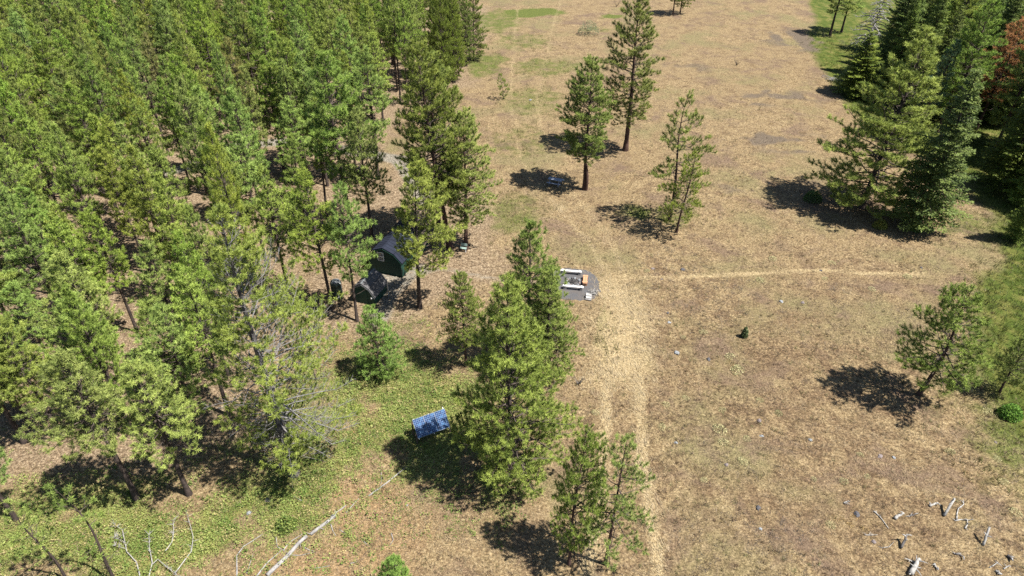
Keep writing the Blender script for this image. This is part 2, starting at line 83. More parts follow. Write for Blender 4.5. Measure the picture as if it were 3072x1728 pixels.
DRIFT = [([(30.11, 29.17), (30.91, 29.94)], 0.13, 0.9), ([(30.82, 28.79), (31.12, 29.36), (31.43, 29.77), (31.99, 30.11), (32.15, 30.5)], 0.07, 0.1), ([(30.69, 28.79), (31.14, 28.87), (31.5, 28.79), (31.81, 28.82)], 0.06, 0.08), ([(31.04, 28.16), (31.32, 28.42), (31.52, 28.79)], 0.08, 0.08), ([(26.59, 28.95), (27.01, 29.2), (27.37, 29.33)], 0.16, 0.1), ([(29.52, 29.99), (29.92, 30.13), (30.2, 30.22)], 0.12, 0.1), ([(31.56, 26.88), (31.76, 27.23), (32.0, 27.59)], 0.12, 1.0), ([(25.68, 24.76), (26.22, 25.3), (26.63, 25.65)], 0.26, 0.35), ([(26.41, 25.56), (26.09, 25.75), (25.75, 25.82)], 0.07, 0.2), ([(29.35, 26.24), (29.59, 26.19), (29.75, 25.99)], 0.1, 0.1), ([(25.96, 26.68), (26.24, 26.98), (26.42, 27.28)], 0.12, 0.6), ([(27.62, 25.53), (27.6, 25.23), (27.59, 25.04)], 0.1, 0.1), ([(31.1, 25.27), (31.45, 25.42), (31.82, 25.61)], 0.06, 0.1), ([(31.96, 25.18), (32.19, 25.27), (32.44, 25.37)], 0.06, 0.1), ([(25.42, 29.58), (25.62, 29.17), (25.82, 28.16)], 0.07, 0.05), ([(24.65, 26.73), (25.22, 26.75), (25.65, 27.08)], 0.035, 0.1), ([(27.76, 29.17), (28.09, 29.28), (28.43, 29.39)], 0.08, 0.08), ([(32.76, 26.09), (32.8, 25.89), (32.76, 25.65)], 0.15, 0.2), ([(23.57, 30.25), (23.97, 30.42)], 0.08, 0.05), ([(23.98, 27.69), (24.38, 27.67), (24.83, 27.67)], 0.04, 0.06), ([(31.36, 25.04), (31.55, 24.76)], 0.12, 0.1)]
SOLAR = {'bl': (-7.26, 35.77), 'br': (-4.89, 36.96), 'tl': (-7.72, 36.7), 'tr': (-5.3, 37.93)}
CABIN = [(-15.03, 59.55), (-11.44, 58.27)]
SHED = [(-15.72, 54.15), (-13.5, 53.4)]
TANK = (-17.41, 54.78)
BENCHES = [[(5.09, 59.06), (7.3, 58.69)], [(5.17, 56.32), (7.25, 55.97)], [(7.64, 58.15), (7.44, 56.66)]]
RING = (6.34, 57.37)
WOODPILE = (7.68, 54.78)
KINDLING = (8.15, 55.51)
PICNIC = [(4.6, 79.12), (6.16, 78.48)]
STAND = (-5.34, 63.45)
SHRUBS = [(37.14, 74.69, 1.5, 'dark'), (42.7, 68.3, 1.1, 'olive'), (40.27, 38.67, 1.25, 'bright'), (21.59, 48.73, 0.7, 'tiny'), (15.96, 146.69, 3.0, 'grey'), (41.71, 126.86, 1.4, 'twig'), (5.69, 42.53, 1.0, 'twig'), (24.71, 169.44, 2.0, 'twig'), (-15.54, 28.42, 1.0, 'olive2'), (46.63, 67.85, 1.2, 'bright2')]

# ------------------------------------------------------------------ helpers
def rng(seed): return np.random.default_rng(seed)

def mat(name):
    m = bpy.data.materials.new(name); m.use_nodes = True
    nt = m.node_tree; nt.nodes.clear()
    out = nt.nodes.new('ShaderNodeOutputMaterial')
    return m, nt, out

def node(nt, typ, **kw):
    n = nt.nodes.new(typ)
    for k, v in kw.items():
        if k.startswith('i_'):
            n.inputs[k[2:].replace('_', ' ')].default_value = v
        else: setattr(n, k, v)
    return n

def ramp(nt, fac, stops):
    r = nt.nodes.new('ShaderNodeValToRGB')
    e = r.color_ramp.elements
    while len(e) < len(stops): e.new(0.5)
    for el, (p, c) in zip(e, stops):
        el.position = p; el.color = (*c, 1)
    nt.links.new(fac, r.inputs[0])
    return r.outputs[0]

def mixc(nt, fac, a, b, mode='MIX'):
    m = nt.nodes.new('ShaderNodeMix'); m.data_type = 'RGBA'; m.blend_type = mode
    if isinstance(fac, (int, float)): m.inputs[0].default_value = fac
    else: nt.links.new(fac, m.inputs[0])
    for s, v in ((6, a), (7, b)):
        if isinstance(v, tuple): m.inputs[s].default_value = (*v, 1)
        else: nt.links.new(v, m.inputs[s])
    return m.outputs[2]

def math_(nt, op, a, b=None, clamp=False):
    m = nt.nodes.new('ShaderNodeMath'); m.operation = op; m.use_clamp = clamp
    for i, v in enumerate((a, b)):
        if v is None: continue
        if isinstance(v, (int, float)): m.inputs[i].default_value = v
        else: nt.links.new(v, m.inputs[i])
    return m.outputs[0]

def noise(nt, scale, detail=3, rough=0.6, coord='Object', dim=None, distort=0):
    tc = nt.nodes.new('ShaderNodeTexCoord')
    n = nt.nodes.new('ShaderNodeTexNoise')
    n.inputs['Scale'].default_value = scale; n.inputs['Detail'].default_value = detail
    n.inputs['Roughness'].default_value = rough; n.inputs['Distortion'].default_value = distort
    nt.links.new(tc.outputs[coord], n.inputs['Vector'])
    return n.outputs[0]

def simple(name, col, rough=0.7, var=0.25, scale=6.0, spec=0.3, metal=0.0, bump=0.0):
    m, nt, out = mat(name)
    p = node(nt, 'ShaderNodeBsdfPrincipled')
    p.inputs['Roughness'].default_value = rough; p.inputs['Metallic'].default_value = metal
    p.inputs['Specular IOR Level'].default_value = spec
    n = noise(nt, scale, 5)
    lo = tuple(c * (1 - var) for c in col); hi = tuple(min(1, c * (1 + var)) for c in col)
    nt.links.new(ramp(nt, n, [(0.3, lo), (0.7, hi)]), p.inputs['Base Color'])
    if bump:
        b = node(nt, 'ShaderNodeBump'); b.inputs['Strength'].default_value = bump; b.inputs['Distance'].default_value = 0.03
        nt.links.new(noise(nt, scale * 4, 4), b.inputs['Height']); nt.links.new(b.outputs[0], p.inputs['Normal'])
    nt.links.new(p.outputs[0], out.inputs[0])
    return m

def leafmat(name, dark, light, trans=0.35, hue_var=0.03, val_var=0.35, rough=0.6, spec=0.18):
    """needles / leaves: colour runs dark..light with a per-tuft tint, shifted a little per plant"""
    m, nt, out = mat(name)
    at = node(nt, 'ShaderNodeAttribute', attribute_name='tint')
    col = ramp(nt, at.outputs['Fac'], [(0.0, dark), (1.0, light)])
    oi = node(nt, 'ShaderNodeObjectInfo')
    h = node(nt, 'ShaderNodeHueSaturation')
    nt.links.new(math_(nt, 'ADD', math_(nt, 'MULTIPLY', oi.outputs['Random'], hue_var * 2), 0.5 - hue_var), h.inputs['Hue'])
    r2 = math_(nt, 'FRACT', math_(nt, 'MULTIPLY', oi.outputs['Random'], 7.31))
    nt.links.new(math_(nt, 'ADD', math_(nt, 'MULTIPLY', r2, val_var), 1 - val_var / 2), h.inputs['Value'])
    r3 = math_(nt, 'FRACT', math_(nt, 'MULTIPLY', oi.outputs['Random'], 13.7))
    nt.links.new(math_(nt, 'ADD', math_(nt, 'MULTIPLY', r3, 0.14), 0.9), h.inputs['Saturation'])
    nt.links.new(col, h.inputs['Color'])
    p = node(nt, 'ShaderNodeBsdfPrincipled')
    p.inputs['Roughness'].default_value = rough; p.inputs['Specular IOR Level'].default_value = spec
    nt.links.new(h.outputs[0], p.inputs['Base Color'])
    t = node(nt, 'ShaderNodeBsdfTranslucent')
    nt.links.new(h.outputs[0], t.inputs['Color'])
    mx = node(nt, 'ShaderNodeMixShader'); mx.inputs[0].default_value = trans
    nt.links.new(p.outputs[0], mx.inputs[1]); nt.links.new(t.outputs[0], mx.inputs[2])
    nt.links.new(mx.outputs[0], out.inputs[0])
    return m

def bladecol(name, trans=0.25):
    """blade colour stored per blade (the plant's own colour)"""
    m, nt, out = mat(name)
    at = node(nt, 'ShaderNodeAttribute', attribute_name='col')
    p = node(nt, 'ShaderNodeBsdfPrincipled'); p.inputs['Roughness'].default_value = 0.65
    p.inputs['Specular IOR Level'].default_value = 0.25
    t = node(nt, 'ShaderNodeBsdfTranslucent')
    nt.links.new(at.outputs['Color'], p.inputs['Base Color']); nt.links.new(at.outputs['Color'], t.inputs['Color'])
    mx = node(nt, 'ShaderNodeMixShader'); mx.inputs[0].default_value = trans
    nt.links.new(p.outputs[0], mx.inputs[1]); nt.links.new(t.outputs[0], mx.inputs[2])
    nt.links.new(mx.outputs[0], out.inputs[0])
    return m

def trimesh(name, V, T, material, tint=None, col=None, smooth=False):
    V = np.asarray(V, np.float32); T = np.asarray(T, np.int32)
    me = bpy.data.meshes.new(name)
    me.vertices.add(len(V)); me.vertices.foreach_set('co', V.ravel())
    me.loops.add(T.size); me.loops.foreach_set('vertex_index', T.ravel())
    me.polygons.add(len(T))
    k = T.shape[1]
    me.polygons.foreach_set('loop_start', np.arange(0, T.size, k, dtype=np.int32))
    me.polygons.foreach_set('loop_total', np.full(len(T), k, np.int32))
    if smooth: me.polygons.foreach_set('use_smooth', np.ones(len(T), bool))
    me.update(calc_edges=True)
    if tint is not None:
        a = me.attributes.new('tint', 'FLOAT', 'POINT'); a.data.foreach_set('value', np.asarray(tint, np.float32))
    if col is not None:
        a = me.attributes.new('col', 'FLOAT_COLOR', 'POINT')
        c4 = np.ones((len(V), 4), np.float32); c4[:, :3] = col
        a.data.foreach_set('color', c4.ravel())
    me.materials.append(material)
    return me

def link(name, data, parent=None, loc=None, rot=None, scale=None):
    o = bpy.data.objects.new(name, data); C.objects.link(o)
    if parent is not None: o.parent = parent
    if loc is not None: o.location = loc
    if rot is not None: o.rotation_euler = rot
    if scale is not None: o.scale = scale
    return o

def tag(o, label=None, cat=None, group=None, kind=None):
    if label: o['label'] = label
    if cat: o['category'] = cat
    if group: o['group'] = group
    if kind: o['kind'] = kind
    return o

def thing(name, label, cat, loc=(0, 0, 0), rz=0.0, group=None):
    return tag(link(name, None, None, loc, (0, 0, rz)), label, cat, group)

class MB:
    """boxes, prisms, tubes collected into one mesh"""
    def __init__(s): s.v = []; s.f = []
    def add(s, V, F):
        b = len(s.v); s.v += [tuple(p) for p in V]; s.f += [tuple(i + b for i in f) for f in F]; return s
    def box(s, c, d, rz=0, rx=0, ry=0):
        M = Matrix.Translation(c) @ Matrix.Rotation(rz, 4, 'Z') @ Matrix.Rotation(ry, 4, 'Y') @ Matrix.Rotation(rx, 4, 'X')
        V = [M @ Vector((d[0] / 2 * x, d[1] / 2 * y, d[2] / 2 * z)) for x in (-1, 1) for y in (-1, 1) for z in (-1, 1)]
        return s.add(V, [(0, 1, 3, 2), (4, 6, 7, 5), (0, 4, 5, 1), (2, 3, 7, 6), (0, 2, 6, 4), (1, 5, 7, 3)])
    def slab(s, a, b, c, d, t):
        """quad a b c d thickened by t against its normal"""
        a, b, c, d = map(Vector, (a, b, c, d)); n = (b - a).cross(d - a).normalized() * t
        V = [a, b, c, d, a - n, b - n, c - n, d - n]
        return s.add(V, [(0, 1, 2, 3), (7, 6, 5, 4), (0, 4, 5, 1), (1, 5, 6, 2), (2, 6, 7, 3), (3, 7, 4, 0)])
    def tube(s, pts, rad, n=7, cap=True, jit=0, seed=0):
        pts = [Vector(p) for p in pts]; R = random.Random(seed)
        if isinstance(rad, (int, float)): rad = [rad] * len(pts)
        rings = []; V = []; F = []
        for i, p in enumerate(pts):
            t = (pts[min(i + 1, len(pts) - 1)] - pts[max(i - 1, 0)]).normalized()
            u = t.cross(Vector((0, 0, 1)) if abs(t.z) < 0.9 else Vector((1, 0, 0))).normalized(); w = t.cross(u)
            for k in range(n):
                a = 2 * math.pi * k / n; rr = rad[i] * (1 + R.uniform(-jit, jit))
                V.append(p + (u * math.cos(a) + w * math.sin(a)) * rr)
        for i in range(len(pts) - 1):
            for k in range(n):
                k2 = (k + 1) % n
                F.append((i * n + k, i * n + k2, (i + 1) * n + k2, (i + 1) * n + k))
        if cap:
            F.append(tuple(range(n))[::-1]); F.append(tuple((len(pts) - 1) * n + k for k in range(n)))
        return s.add(V, F)
    def mesh(s, name, m, smooth=False, bevel=0):
        me = bpy.data.meshes.new(name); me.from_pydata(s.v, [], s.f)
        bm = bmesh.new(); bm.from_mesh(me)
        bmesh.ops.recalc_face_normals(bm, faces=bm.faces)
        if bevel:
            bmesh.ops.bevel(bm, geom=list(bm.edges), offset=bevel, segments=1, affect='EDGES')
        bm.to_mesh(me); bm.free()
        if smooth:
            for p in me.polygons: p.use_smooth = True
        me.materials.append(m); me.update(); return me
    def build(s, name, m, parent=None, smooth=False, bevel=0, **kw):
        return link(name, s.mesh(name, m, smooth, bevel), parent, **kw)

# ------------------------------------------------------------------ terrain and its cover (all in metres on the ground)
_TABS = {}
def _tab(seed):
    if seed not in _TABS: _TABS[seed] = rng(seed).random((256, 256))
    return _TABS[seed]

def vnoise(x, y, scale, seed):
    """smooth value noise"""
    r = _tab(seed)
    X = x / scale + 1000.3; Y = y / scale + 1000.7
    i = np.floor(X).astype(int); j = np.floor(Y).astype(int); fx = X - i; fy = Y - j
    fx = fx * fx * (3 - 2 * fx); fy = fy * fy * (3 - 2 * fy)
    g = lambda a, b: r[a % 256, b % 256]
    return (g(i, j) * (1 - fx) + g(i + 1, j) * fx) * (1 - fy) + (g(i, j + 1) * (1 - fx) + g(i + 1, j + 1) * fx) * fy

def fbm(x, y, scale, seed, oct=3):
    t = 0; a = 1; n = 0
    for k in range(oct):
        t = t + a * vnoise(x, y, scale / 2 ** k, seed + k); n += a; a *= 0.5
    return t / n

def seg_dist(x, y, line):
    d = np.full(np.shape(x), 1e9)
    for (ax, ay), (bx, by) in zip(line[:-1], line[1:]):
        dx, dy = bx - ax, by - ay
        t = np.clip(((x - ax) * dx + (y - ay) * dy) / (dx * dx + dy * dy + 1e-9), 0, 1)
        d = np.minimum(d, np.hypot(x - ax - t * dx, y - ay - t * dy))
    return d

def poly_in(x, y, p):
    c = np.zeros(np.shape(x), bool); j = len(p) - 1
    for i in range(len(p)):
        yi, yj = p[i][1], p[j][1]
        if yi != yj:
            c ^= ((yi > y) != (yj > y)) & (x < (p[j][0] - p[i][0]) * (y - yi) / (yj - yi) + p[i][0])
        j = i
    return c

def poly_mask(x, y, p, soft):
    d = seg_dist(x, y, list(p) + [p[0]])
    d = np.where(poly_in(x, y, p), d, -d)
    return np.clip(d / soft * 0.5 + 0.5, 0, 1)

def line_mask(x, y, l, w, soft):
    return np.clip((w + soft - seg_dist(x, y, l)) / (2 * soft), 0, 1)

def ell_mask(x, y, c, rx, ry):
    d = np.hypot((x - c[0]) / rx, (y - c[1]) / ry)
    return np.clip(1.5 - d * 1.0, 0, 1) * np.clip(1.6 - d, 0, 1)

def covers(x, y):
    """what grows or lies where: dict of 0..1 masks"""
    wob = (fbm(x, y, 5.0, 40) - 0.5) * 5.0; wob2 = (fbm(x, y, 5.0, 60) - 0.5) * 5.0
    xw, yw = x + wob, y + wob2
    m = {}
    m['lush'] = poly_mask(xw * 0.6 + x * 0.4, yw * 0.6 + y * 0.4, P_LUSH, 2.0)
    g = np.zeros(np.shape(x))
    for c, a, b, s in E_GREEN: g = np.maximum(g, s * ell_mask(xw, yw, c, a, b))
    m['green'] = np.maximum(g, 0.8 * poly_mask(xw, yw, P_OLIVE, 5.0))
    patch = fbm(x, y, 2.2, 80)
    m['cover'] = poly_mask(xw, yw, P_COVER, 4.0) * np.clip(0.62 + (patch - 0.40) * 3.0, 0, 1)
    m['litter'] = np.maximum(poly_mask(xw, yw, P_LITTER, 4.0), poly_mask(xw, yw, P_FOREST, 5.0)) * (1 - 0.85 * poly_mask(x, y, P_COVER, 3.0))
    straw = 0.9 * poly_mask(x + wob * 0.5, y + wob2 * 0.5, P_STRAW, 3.2)
    for l in L_TRACKS[:2]: straw = np.maximum(straw, 1.0 * line_mask(x + wob * 0.16, y, l, 0.36, 0.55) * np.clip(0.5 + fbm(x, y, 3, 8) * 1.2, 0, 1))
    for l in L_TRACKS[2:]: straw = np.maximum(straw, 0.6 * line_mask(x + wob * 0.2, y, l, 0.45, 0.9) * np.clip(0.3 + fbm(x, y, 4, 8) * 1.2, 0, 1))
    straw = np.maximum(straw, 1.0 * line_mask(x, y + wob2 * 0.15, L_TRAIL, 0.26, 0.4) * np.clip(0.62 + fbm(x, y, 2, 7), 0, 1))
    m['straw'] = straw
    b = np.zeros(np.shape(x))
    for c, a, bb, s in E_BARE: b = np.maximum(b, s * ell_mask(xw, yw, c, a, bb))
    m['bare'] = b * np.clip((fbm(x, y, 2.2, 47) - 0.33) * 3.0, 0, 1)
    m['brown'] = poly_mask(xw, yw, P_BROWN, 9.0)
    m['debris'] = poly_mask(xw, yw, P_DEBRIS, 3.0)
    m['gravel'] = np.maximum(poly_mask(x + wob * 0.12, y + wob2 * 0.12, P_APRON, 0.7), 0.55 * line_mask(x + wob * 0.1, y, L_PATH, 0.45, 0.35))
    m['drive'] = line_mask(x + wob * 0.15, y + wob2 * 0.15, DRIVE, 1.2, 0.7)
    return m

def ground_z(x, y):
    x = np.asarray(x, float); y = np.asarray(y, float)
    z = (fbm(x, y, 22, 3) - 0.5) * 0.5 + (fbm(x, y, 4, 9) - 0.5) * 0.12
    d = seg_dist(x, y, P_LUSH[:-2]); ins = poly_in(x, y, P_LUSH)
    return z - np.where(ins, np.minimum(d * 0.06, 1.0), 0)

def gz(x, y): return float(ground_z(np.array([x]), np.array([y]))[0])

def make_ground():
    fx = np.arange(-96, 96.01, 0.6); fy = np.arange(14, 186.01, 0.6)
    far = np.array([8, 20, 45, 90, 180, 360, 800, 1500.])
    xs = np.concatenate([fx[0] - far[::-1], fx, fx[-1] + far]); ys = np.concatenate([fy[0] - far[::-1], fy, fy[-1] + far])
    X, Y = np.meshgrid(xs, ys); x = X.ravel(); y = Y.ravel()
    z = ground_z(x, y) + (rng(2).random(x.shape) - 0.5) * 0.03
    nx, ny = len(xs), len(ys)
    a = (np.arange(ny - 1)[:, None] * nx + np.arange(nx - 1)[None, :]).ravel()
    F = np.stack([a, a + 1, a + nx + 1, a + nx], 1)
    me = trimesh('ground', np.stack([x, y, z], 1), F, ground_material(), smooth=True)
    m = covers(x, y)
    def attr(n, r, g, b):
        at = me.attributes.new(n, 'FLOAT_COLOR', 'POINT')
        c = np.ones((len(x), 4), np.float32); c[:, 0] = r; c[:, 1] = g; c[:, 2] = b
        at.data.foreach_set('color', c.ravel())
    attr('cover_a', m['cover'], m['lush'], m['litter'])
    attr('cover_b', m['straw'], m['bare'], m['brown'])
    attr('cover_c', m['green'], m['debris'], np.maximum(m['gravel'], m['drive']))
    return tag(link('ground', me), 'dry tan meadow ground with green banks and needle litter', kind='structure')

def ground_material():
    m, nt, out = mat('meadow_ground')
    L = nt.links
    big = noise(nt, 0.09, 4, 0.6); mid = noise(nt, 0.55, 5, 0.62); fine = noise(nt, 4.5, 5, 0.7); grain = noise(nt, 8.5, 4, 0.8)
    def sep(n):
        a = node(nt, 'ShaderNodeAttribute', attribute_name=n); s = node(nt, 'ShaderNodeSeparateColor')
        L.new(a.outputs['Color'], s.inputs[0]); return s.outputs
    A, B, D = sep('cover_a'), sep('cover_b'), sep('cover_c')
    def edge(mask, n=None, k=0.55):
        n = fine if n is None else n
        v = math_(nt, 'ADD', mask, math_(nt, 'MULTIPLY', math_(nt, 'SUBTRACT', n, 0.5), k))
        r = node(nt, 'ShaderNodeMapRange'); r.interpolation_type = 'SMOOTHSTEP'
        r.inputs['From Min'].default_value = 0.22; r.inputs['From Max'].default_value = 0.72
        L.new(v, r.inputs[0]); return math_(nt, 'MULTIPLY', r.outputs[0], math_(nt, 'MINIMUM', math_(nt, 'MULTIPLY', mask, 3.0), 1.0))
    tan = ramp(nt, fine, [(0.34, (0.17, 0.118, 0.07)), (0.45, (0.32, 0.235, 0.14)), (0.56, (0.44, 0.34, 0.21)), (0.70, (0.60, 0.48, 0.32))])
    brown = ramp(nt, fine, [(0.36, (0.11, 0.074, 0.048)), (0.5, (0.23, 0.16, 0.10)), (0.64, (0.38, 0.275, 0.175))])
    f_b = math_(nt, 'ADD', math_(nt, 'MULTIPLY', B[2], 0.6), math_(nt, 'MULTIPLY', math_(nt, 'SUBTRACT', mid, 0.48), 4.5), True)
    col = mixc(nt, f_b, tan, brown)
    big2 = noise(nt, 0.17, 5, 0.65, distort=0.6); mid2 = noise(nt, 0.9, 4, 0.6, distort=0.5)
    col = mixc(nt, math_(nt, 'MULTIPLY', math_(nt, 'SUBTRACT', big, 0.51), 7.0, True), col, ramp(nt, fine, [(0.3, (0.19, 0.17, 0.085)), (0.7, (0.40, 0.34, 0.20))]))
    col = mixc(nt, math_(nt, 'MULTIPLY', math_(nt, 'SUBTRACT', big2, 0.52), 7.0, True), col, ramp(nt, fine, [(0.3, (0.17, 0.115, 0.085)), (0.7, (0.33, 0.245, 0.185))]))
    col = mixc(nt, math_(nt, 'MULTIPLY', math_(nt, 'SUBTRACT', mid2, 0.58), 3.2, True), col, ramp(nt, fine, [(0.3, (0.38, 0.29, 0.17)), (0.7, (0.60, 0.49, 0.32))]))
    soil = noise(nt, 1.7, 6, 0.7, distort=0.8)
    col = mixc(nt, math_(nt, 'MULTIPLY', math_(nt, 'SUBTRACT', soil, 0.53), 5.0, True), col, ramp(nt, fine, [(0.3, (0.12, 0.085, 0.06)), (0.7, (0.26, 0.195, 0.145))]))
    lit = ramp(nt, fine, [(0.36, (0.13, 0.092, 0.064)), (0.5, (0.34, 0.255, 0.18)), (0.64, (0.56, 0.455, 0.34))])
    col = mixc(nt, edge(A[2], mid), col, lit)
    col = mixc(nt, edge(D[1], mid), col, ramp(nt, fine, [(0.3, (0.20, 0.14, 0.075)), (0.5, (0.42, 0.29, 0.17)), (0.75, (0.55, 0.42, 0.28))]))
    grn = ramp(nt, fine, [(0.25, (0.06, 0.085, 0.02)), (0.5, (0.15, 0.19, 0.05)), (0.75, (0.30, 0.30, 0.10))])
    col = mixc(nt, edge(D[0], mid, 0.9), col, grn)
    col = mixc(nt, edge(A[0], fine, 0.7), col, ramp(nt, grain, [(0.3, (0.09, 0.10, 0.03)), (0.5, (0.22, 0.24, 0.075)), (0.75, (0.42, 0.38, 0.17))]))
    lush = ramp(nt, mid, [(0.25, (0.06, 0.09, 0.018)), (0.45, (0.11, 0.155, 0.03)), (0.6, (0.20, 0.21, 0.06)), (0.75, (0.30, 0.26, 0.12))])
    col = mixc(nt, edge(A[1], fine, 0.6), col, lush)
    stw = ramp(nt, fine, [(0.25, (0.34, 0.25, 0.14)), (0.5, (0.53, 0.42, 0.26)), (0.8, (0.72, 0.61, 0.42))])
    col = mixc(nt, edge(B[0], fine, 0.7), col, stw)
    col = mixc(nt, edge(B[1], fine, 0.6), col, ramp(nt, grain, [(0.3, (0.13, 0.105, 0.085)), (0.7, (0.27, 0.22, 0.18))]))
    gv = ramp(nt, grain, [(0.3, (0.15, 0.142, 0.13)), (0.5, (0.33, 0.305, 0.275)), (0.7, (0.50, 0.47, 0.425))])
    col = mixc(nt, edge(D[2], fine, 0.4), col, gv)
    col = mixc(nt, 1.0, col, ramp(nt, grain, [(0.34, (0.13, 0.13, 0.13)), (0.48, (0.42, 0.42, 0.42)), (0.58, (0.58, 0.58, 0.575)), (0.68, (0.86, 0.86, 0.85))]), 'MULTIPLY')
    col = mixc(nt, 1.0, col, (0.99, 0.955, 0.84), 'MULTIPLY')
    p = node(nt, 'ShaderNodeBsdfPrincipled'); p.inputs['Roughness'].default_value = 0.95
    p.inputs['Specular IOR Level'].default_value = 0.1
    L.new(col, p.inputs['Base Color'])
    b = node(nt, 'ShaderNodeBump'); b.inputs['Strength'].default_value = 0.9; b.inputs['Distance'].default_value = 0.12
    h = math_(nt, 'ADD', fine, math_(nt, 'MULTIPLY', grain, 0.5))
    L.new(h, b.inputs['Height']); L.new(b.outputs[0], p.inputs['Normal'])
    L.new(p.outputs[0], out.inputs[0])
    return m

ground = make_ground()

# ---- loose sheets: dark gravel pad by the fire ring
def pad_mesh():
    P = np.array(PAD); c = P.mean(0); n = 72; V = [(c[0], c[1], gz(*c) + 0.03)]; F = []
    R = random.Random(4)
    line = np.vstack([P, P[:1]])
    seg = np.linspace(0, len(P), n, endpoint=False)
    ring = []
    for s in seg:
        i = int(s); t = s - i; q = line[i] * (1 - t) + line[i + 1] * t
        d = q - c; q = c + d * R.uniform(0.96, 1.05); ring.append(q)
    for k, fac in enumerate((0.35, 0.7, 1.0)):
        for q in ring:
            w = c + (q - c) * fac
            V.append((w[0], w[1], gz(*w) + (0.05 if fac < 1 else 0.004)))
    for k in range(n): F.append((0, 1 + k, 1 + (k + 1) % n))
    for r_ in range(2):
        for k in range(n):
            a = 1 + r_ * n + k; b = 1 + r_ * n + (k + 1) % n
            F.append((a, a + n, b + n, b))
    me = bpy.data.meshes.new('gravel_pad'); me.from_pydata(V, [], F)
    m, nt, out = mat('dark_gravel')
    p = node(nt, 'ShaderNodeBsdfPrincipled'); p.inputs['Roughness'].default_value = 0.9
    g = noise(nt, 16, 4, 0.8); f = noise(nt, 1.1, 4, 0.6)
    c1 = ramp(nt, g, [(0.25, (0.022, 0.022, 0.024)), (0.5, (0.055, 0.054, 0.056)), (0.78, (0.13, 0.128, 0.125))])
    c2 = mixc(nt, math_(nt, 'MULTIPLY', math_(nt, 'SUBTRACT', f, 0.42), 2.2, True), c1, (0.085, 0.066, 0.052))
    nt.links.new(c2, p.inputs['Base Color'])
    b = node(nt, 'ShaderNodeBump'); b.inputs['Strength'].default_value = 0.8; b.inputs['Distance'].default_value = 0.05
    nt.links.new(g, b.inputs['Height']); nt.links.new(b.outputs[0], p.inputs['Normal'])
    nt.links.new(p.outputs[0], out.inputs[0])
    me.materials.append(m); me.update()
    return me
tag(link('gravel_pad', pad_mesh()), 'round dark gravel pad around the fire ring', kind='structure')

# ------------------------------------------------------------------ blades and leaves that nobody could count
def visible(x, y, pad=1.08):
    cp, sp = math.cos(math.radians(36)), math.sin(math.radians(36))
    d = y * cp + 41 * sp
    return (np.abs(x) < d * 0.75 * pad + 1) & (y > 22)

def scatter(n, seed, ymin=22, ymax=150, falloff=60.0):
    """positions on the ground, thinning with distance"""
    r = rng(seed); N = n * 3
    y = ymin + (ymax - ymin) * r.random(N); x = (r.random(N) * 2 - 1) * 105
    keep = visible(x, y) & (r.random(N) < np.clip((falloff / (y + 12)) ** 2, 0, 1))
    return x[keep][:n], y[keep][:n], r

def blades(x, y, r, per, length, width, spread, lift, col, colvar, name, material, flat=False, dirs=None):
    n = len(x); N = n * per
    bx = np.repeat(x, per) + r.normal(0, spread, N); by = np.repeat(y, per) + r.normal(0, spread, N)
    bz = ground_z(bx, by)
    ang = r.random(N) * 2 * math.pi
    if dirs is not None: ang = np.repeat(dirs, per) + r.normal(0, 0.35, N)
    L = length * (0.5 + r.random(N)) * np.repeat(0.7 + 0.6 * r.random(n), per)
    el = np.clip(lift + r.normal(0, 0.25, N), 0.08, 1.45)
    d = np.stack([np.cos(ang) * np.cos(el), np.sin(ang) * np.cos(el), np.sin(el)], 1)
    base = np.stack([bx, by, bz + (0.03 if flat else -0.01)], 1)
    side = np.stack([-np.sin(ang), np.cos(ang), r.normal(0, 0.3, N)], 1) * (width * (0.6 + 0.8 * r.random(N)))[:, None]
    V = np.stack([base - side, base + side, base + d * L[:, None]], 1).reshape(-1, 3)
    T = np.arange(3 * N).reshape(-1, 3)
    c = np.repeat(col, per, 0) if np.ndim(col) == 2 else np.tile(np.array(col), (N, 1))
    c = c * (1 + r.normal(0, colvar, N))[:, None] * np.array([1, 1, 1]) + r.normal(0, 0.012, (N, 3))
    c = np.clip(c * np.array([0.49, 0.47, 0.425]), 0.008, 0.85)
    return trimesh(name, V, T, material, col=np.repeat(c, 3, 0))

M_blade = bladecol('grass_blades')
M_leafy = bladecol('ground_leaves', 0.35)

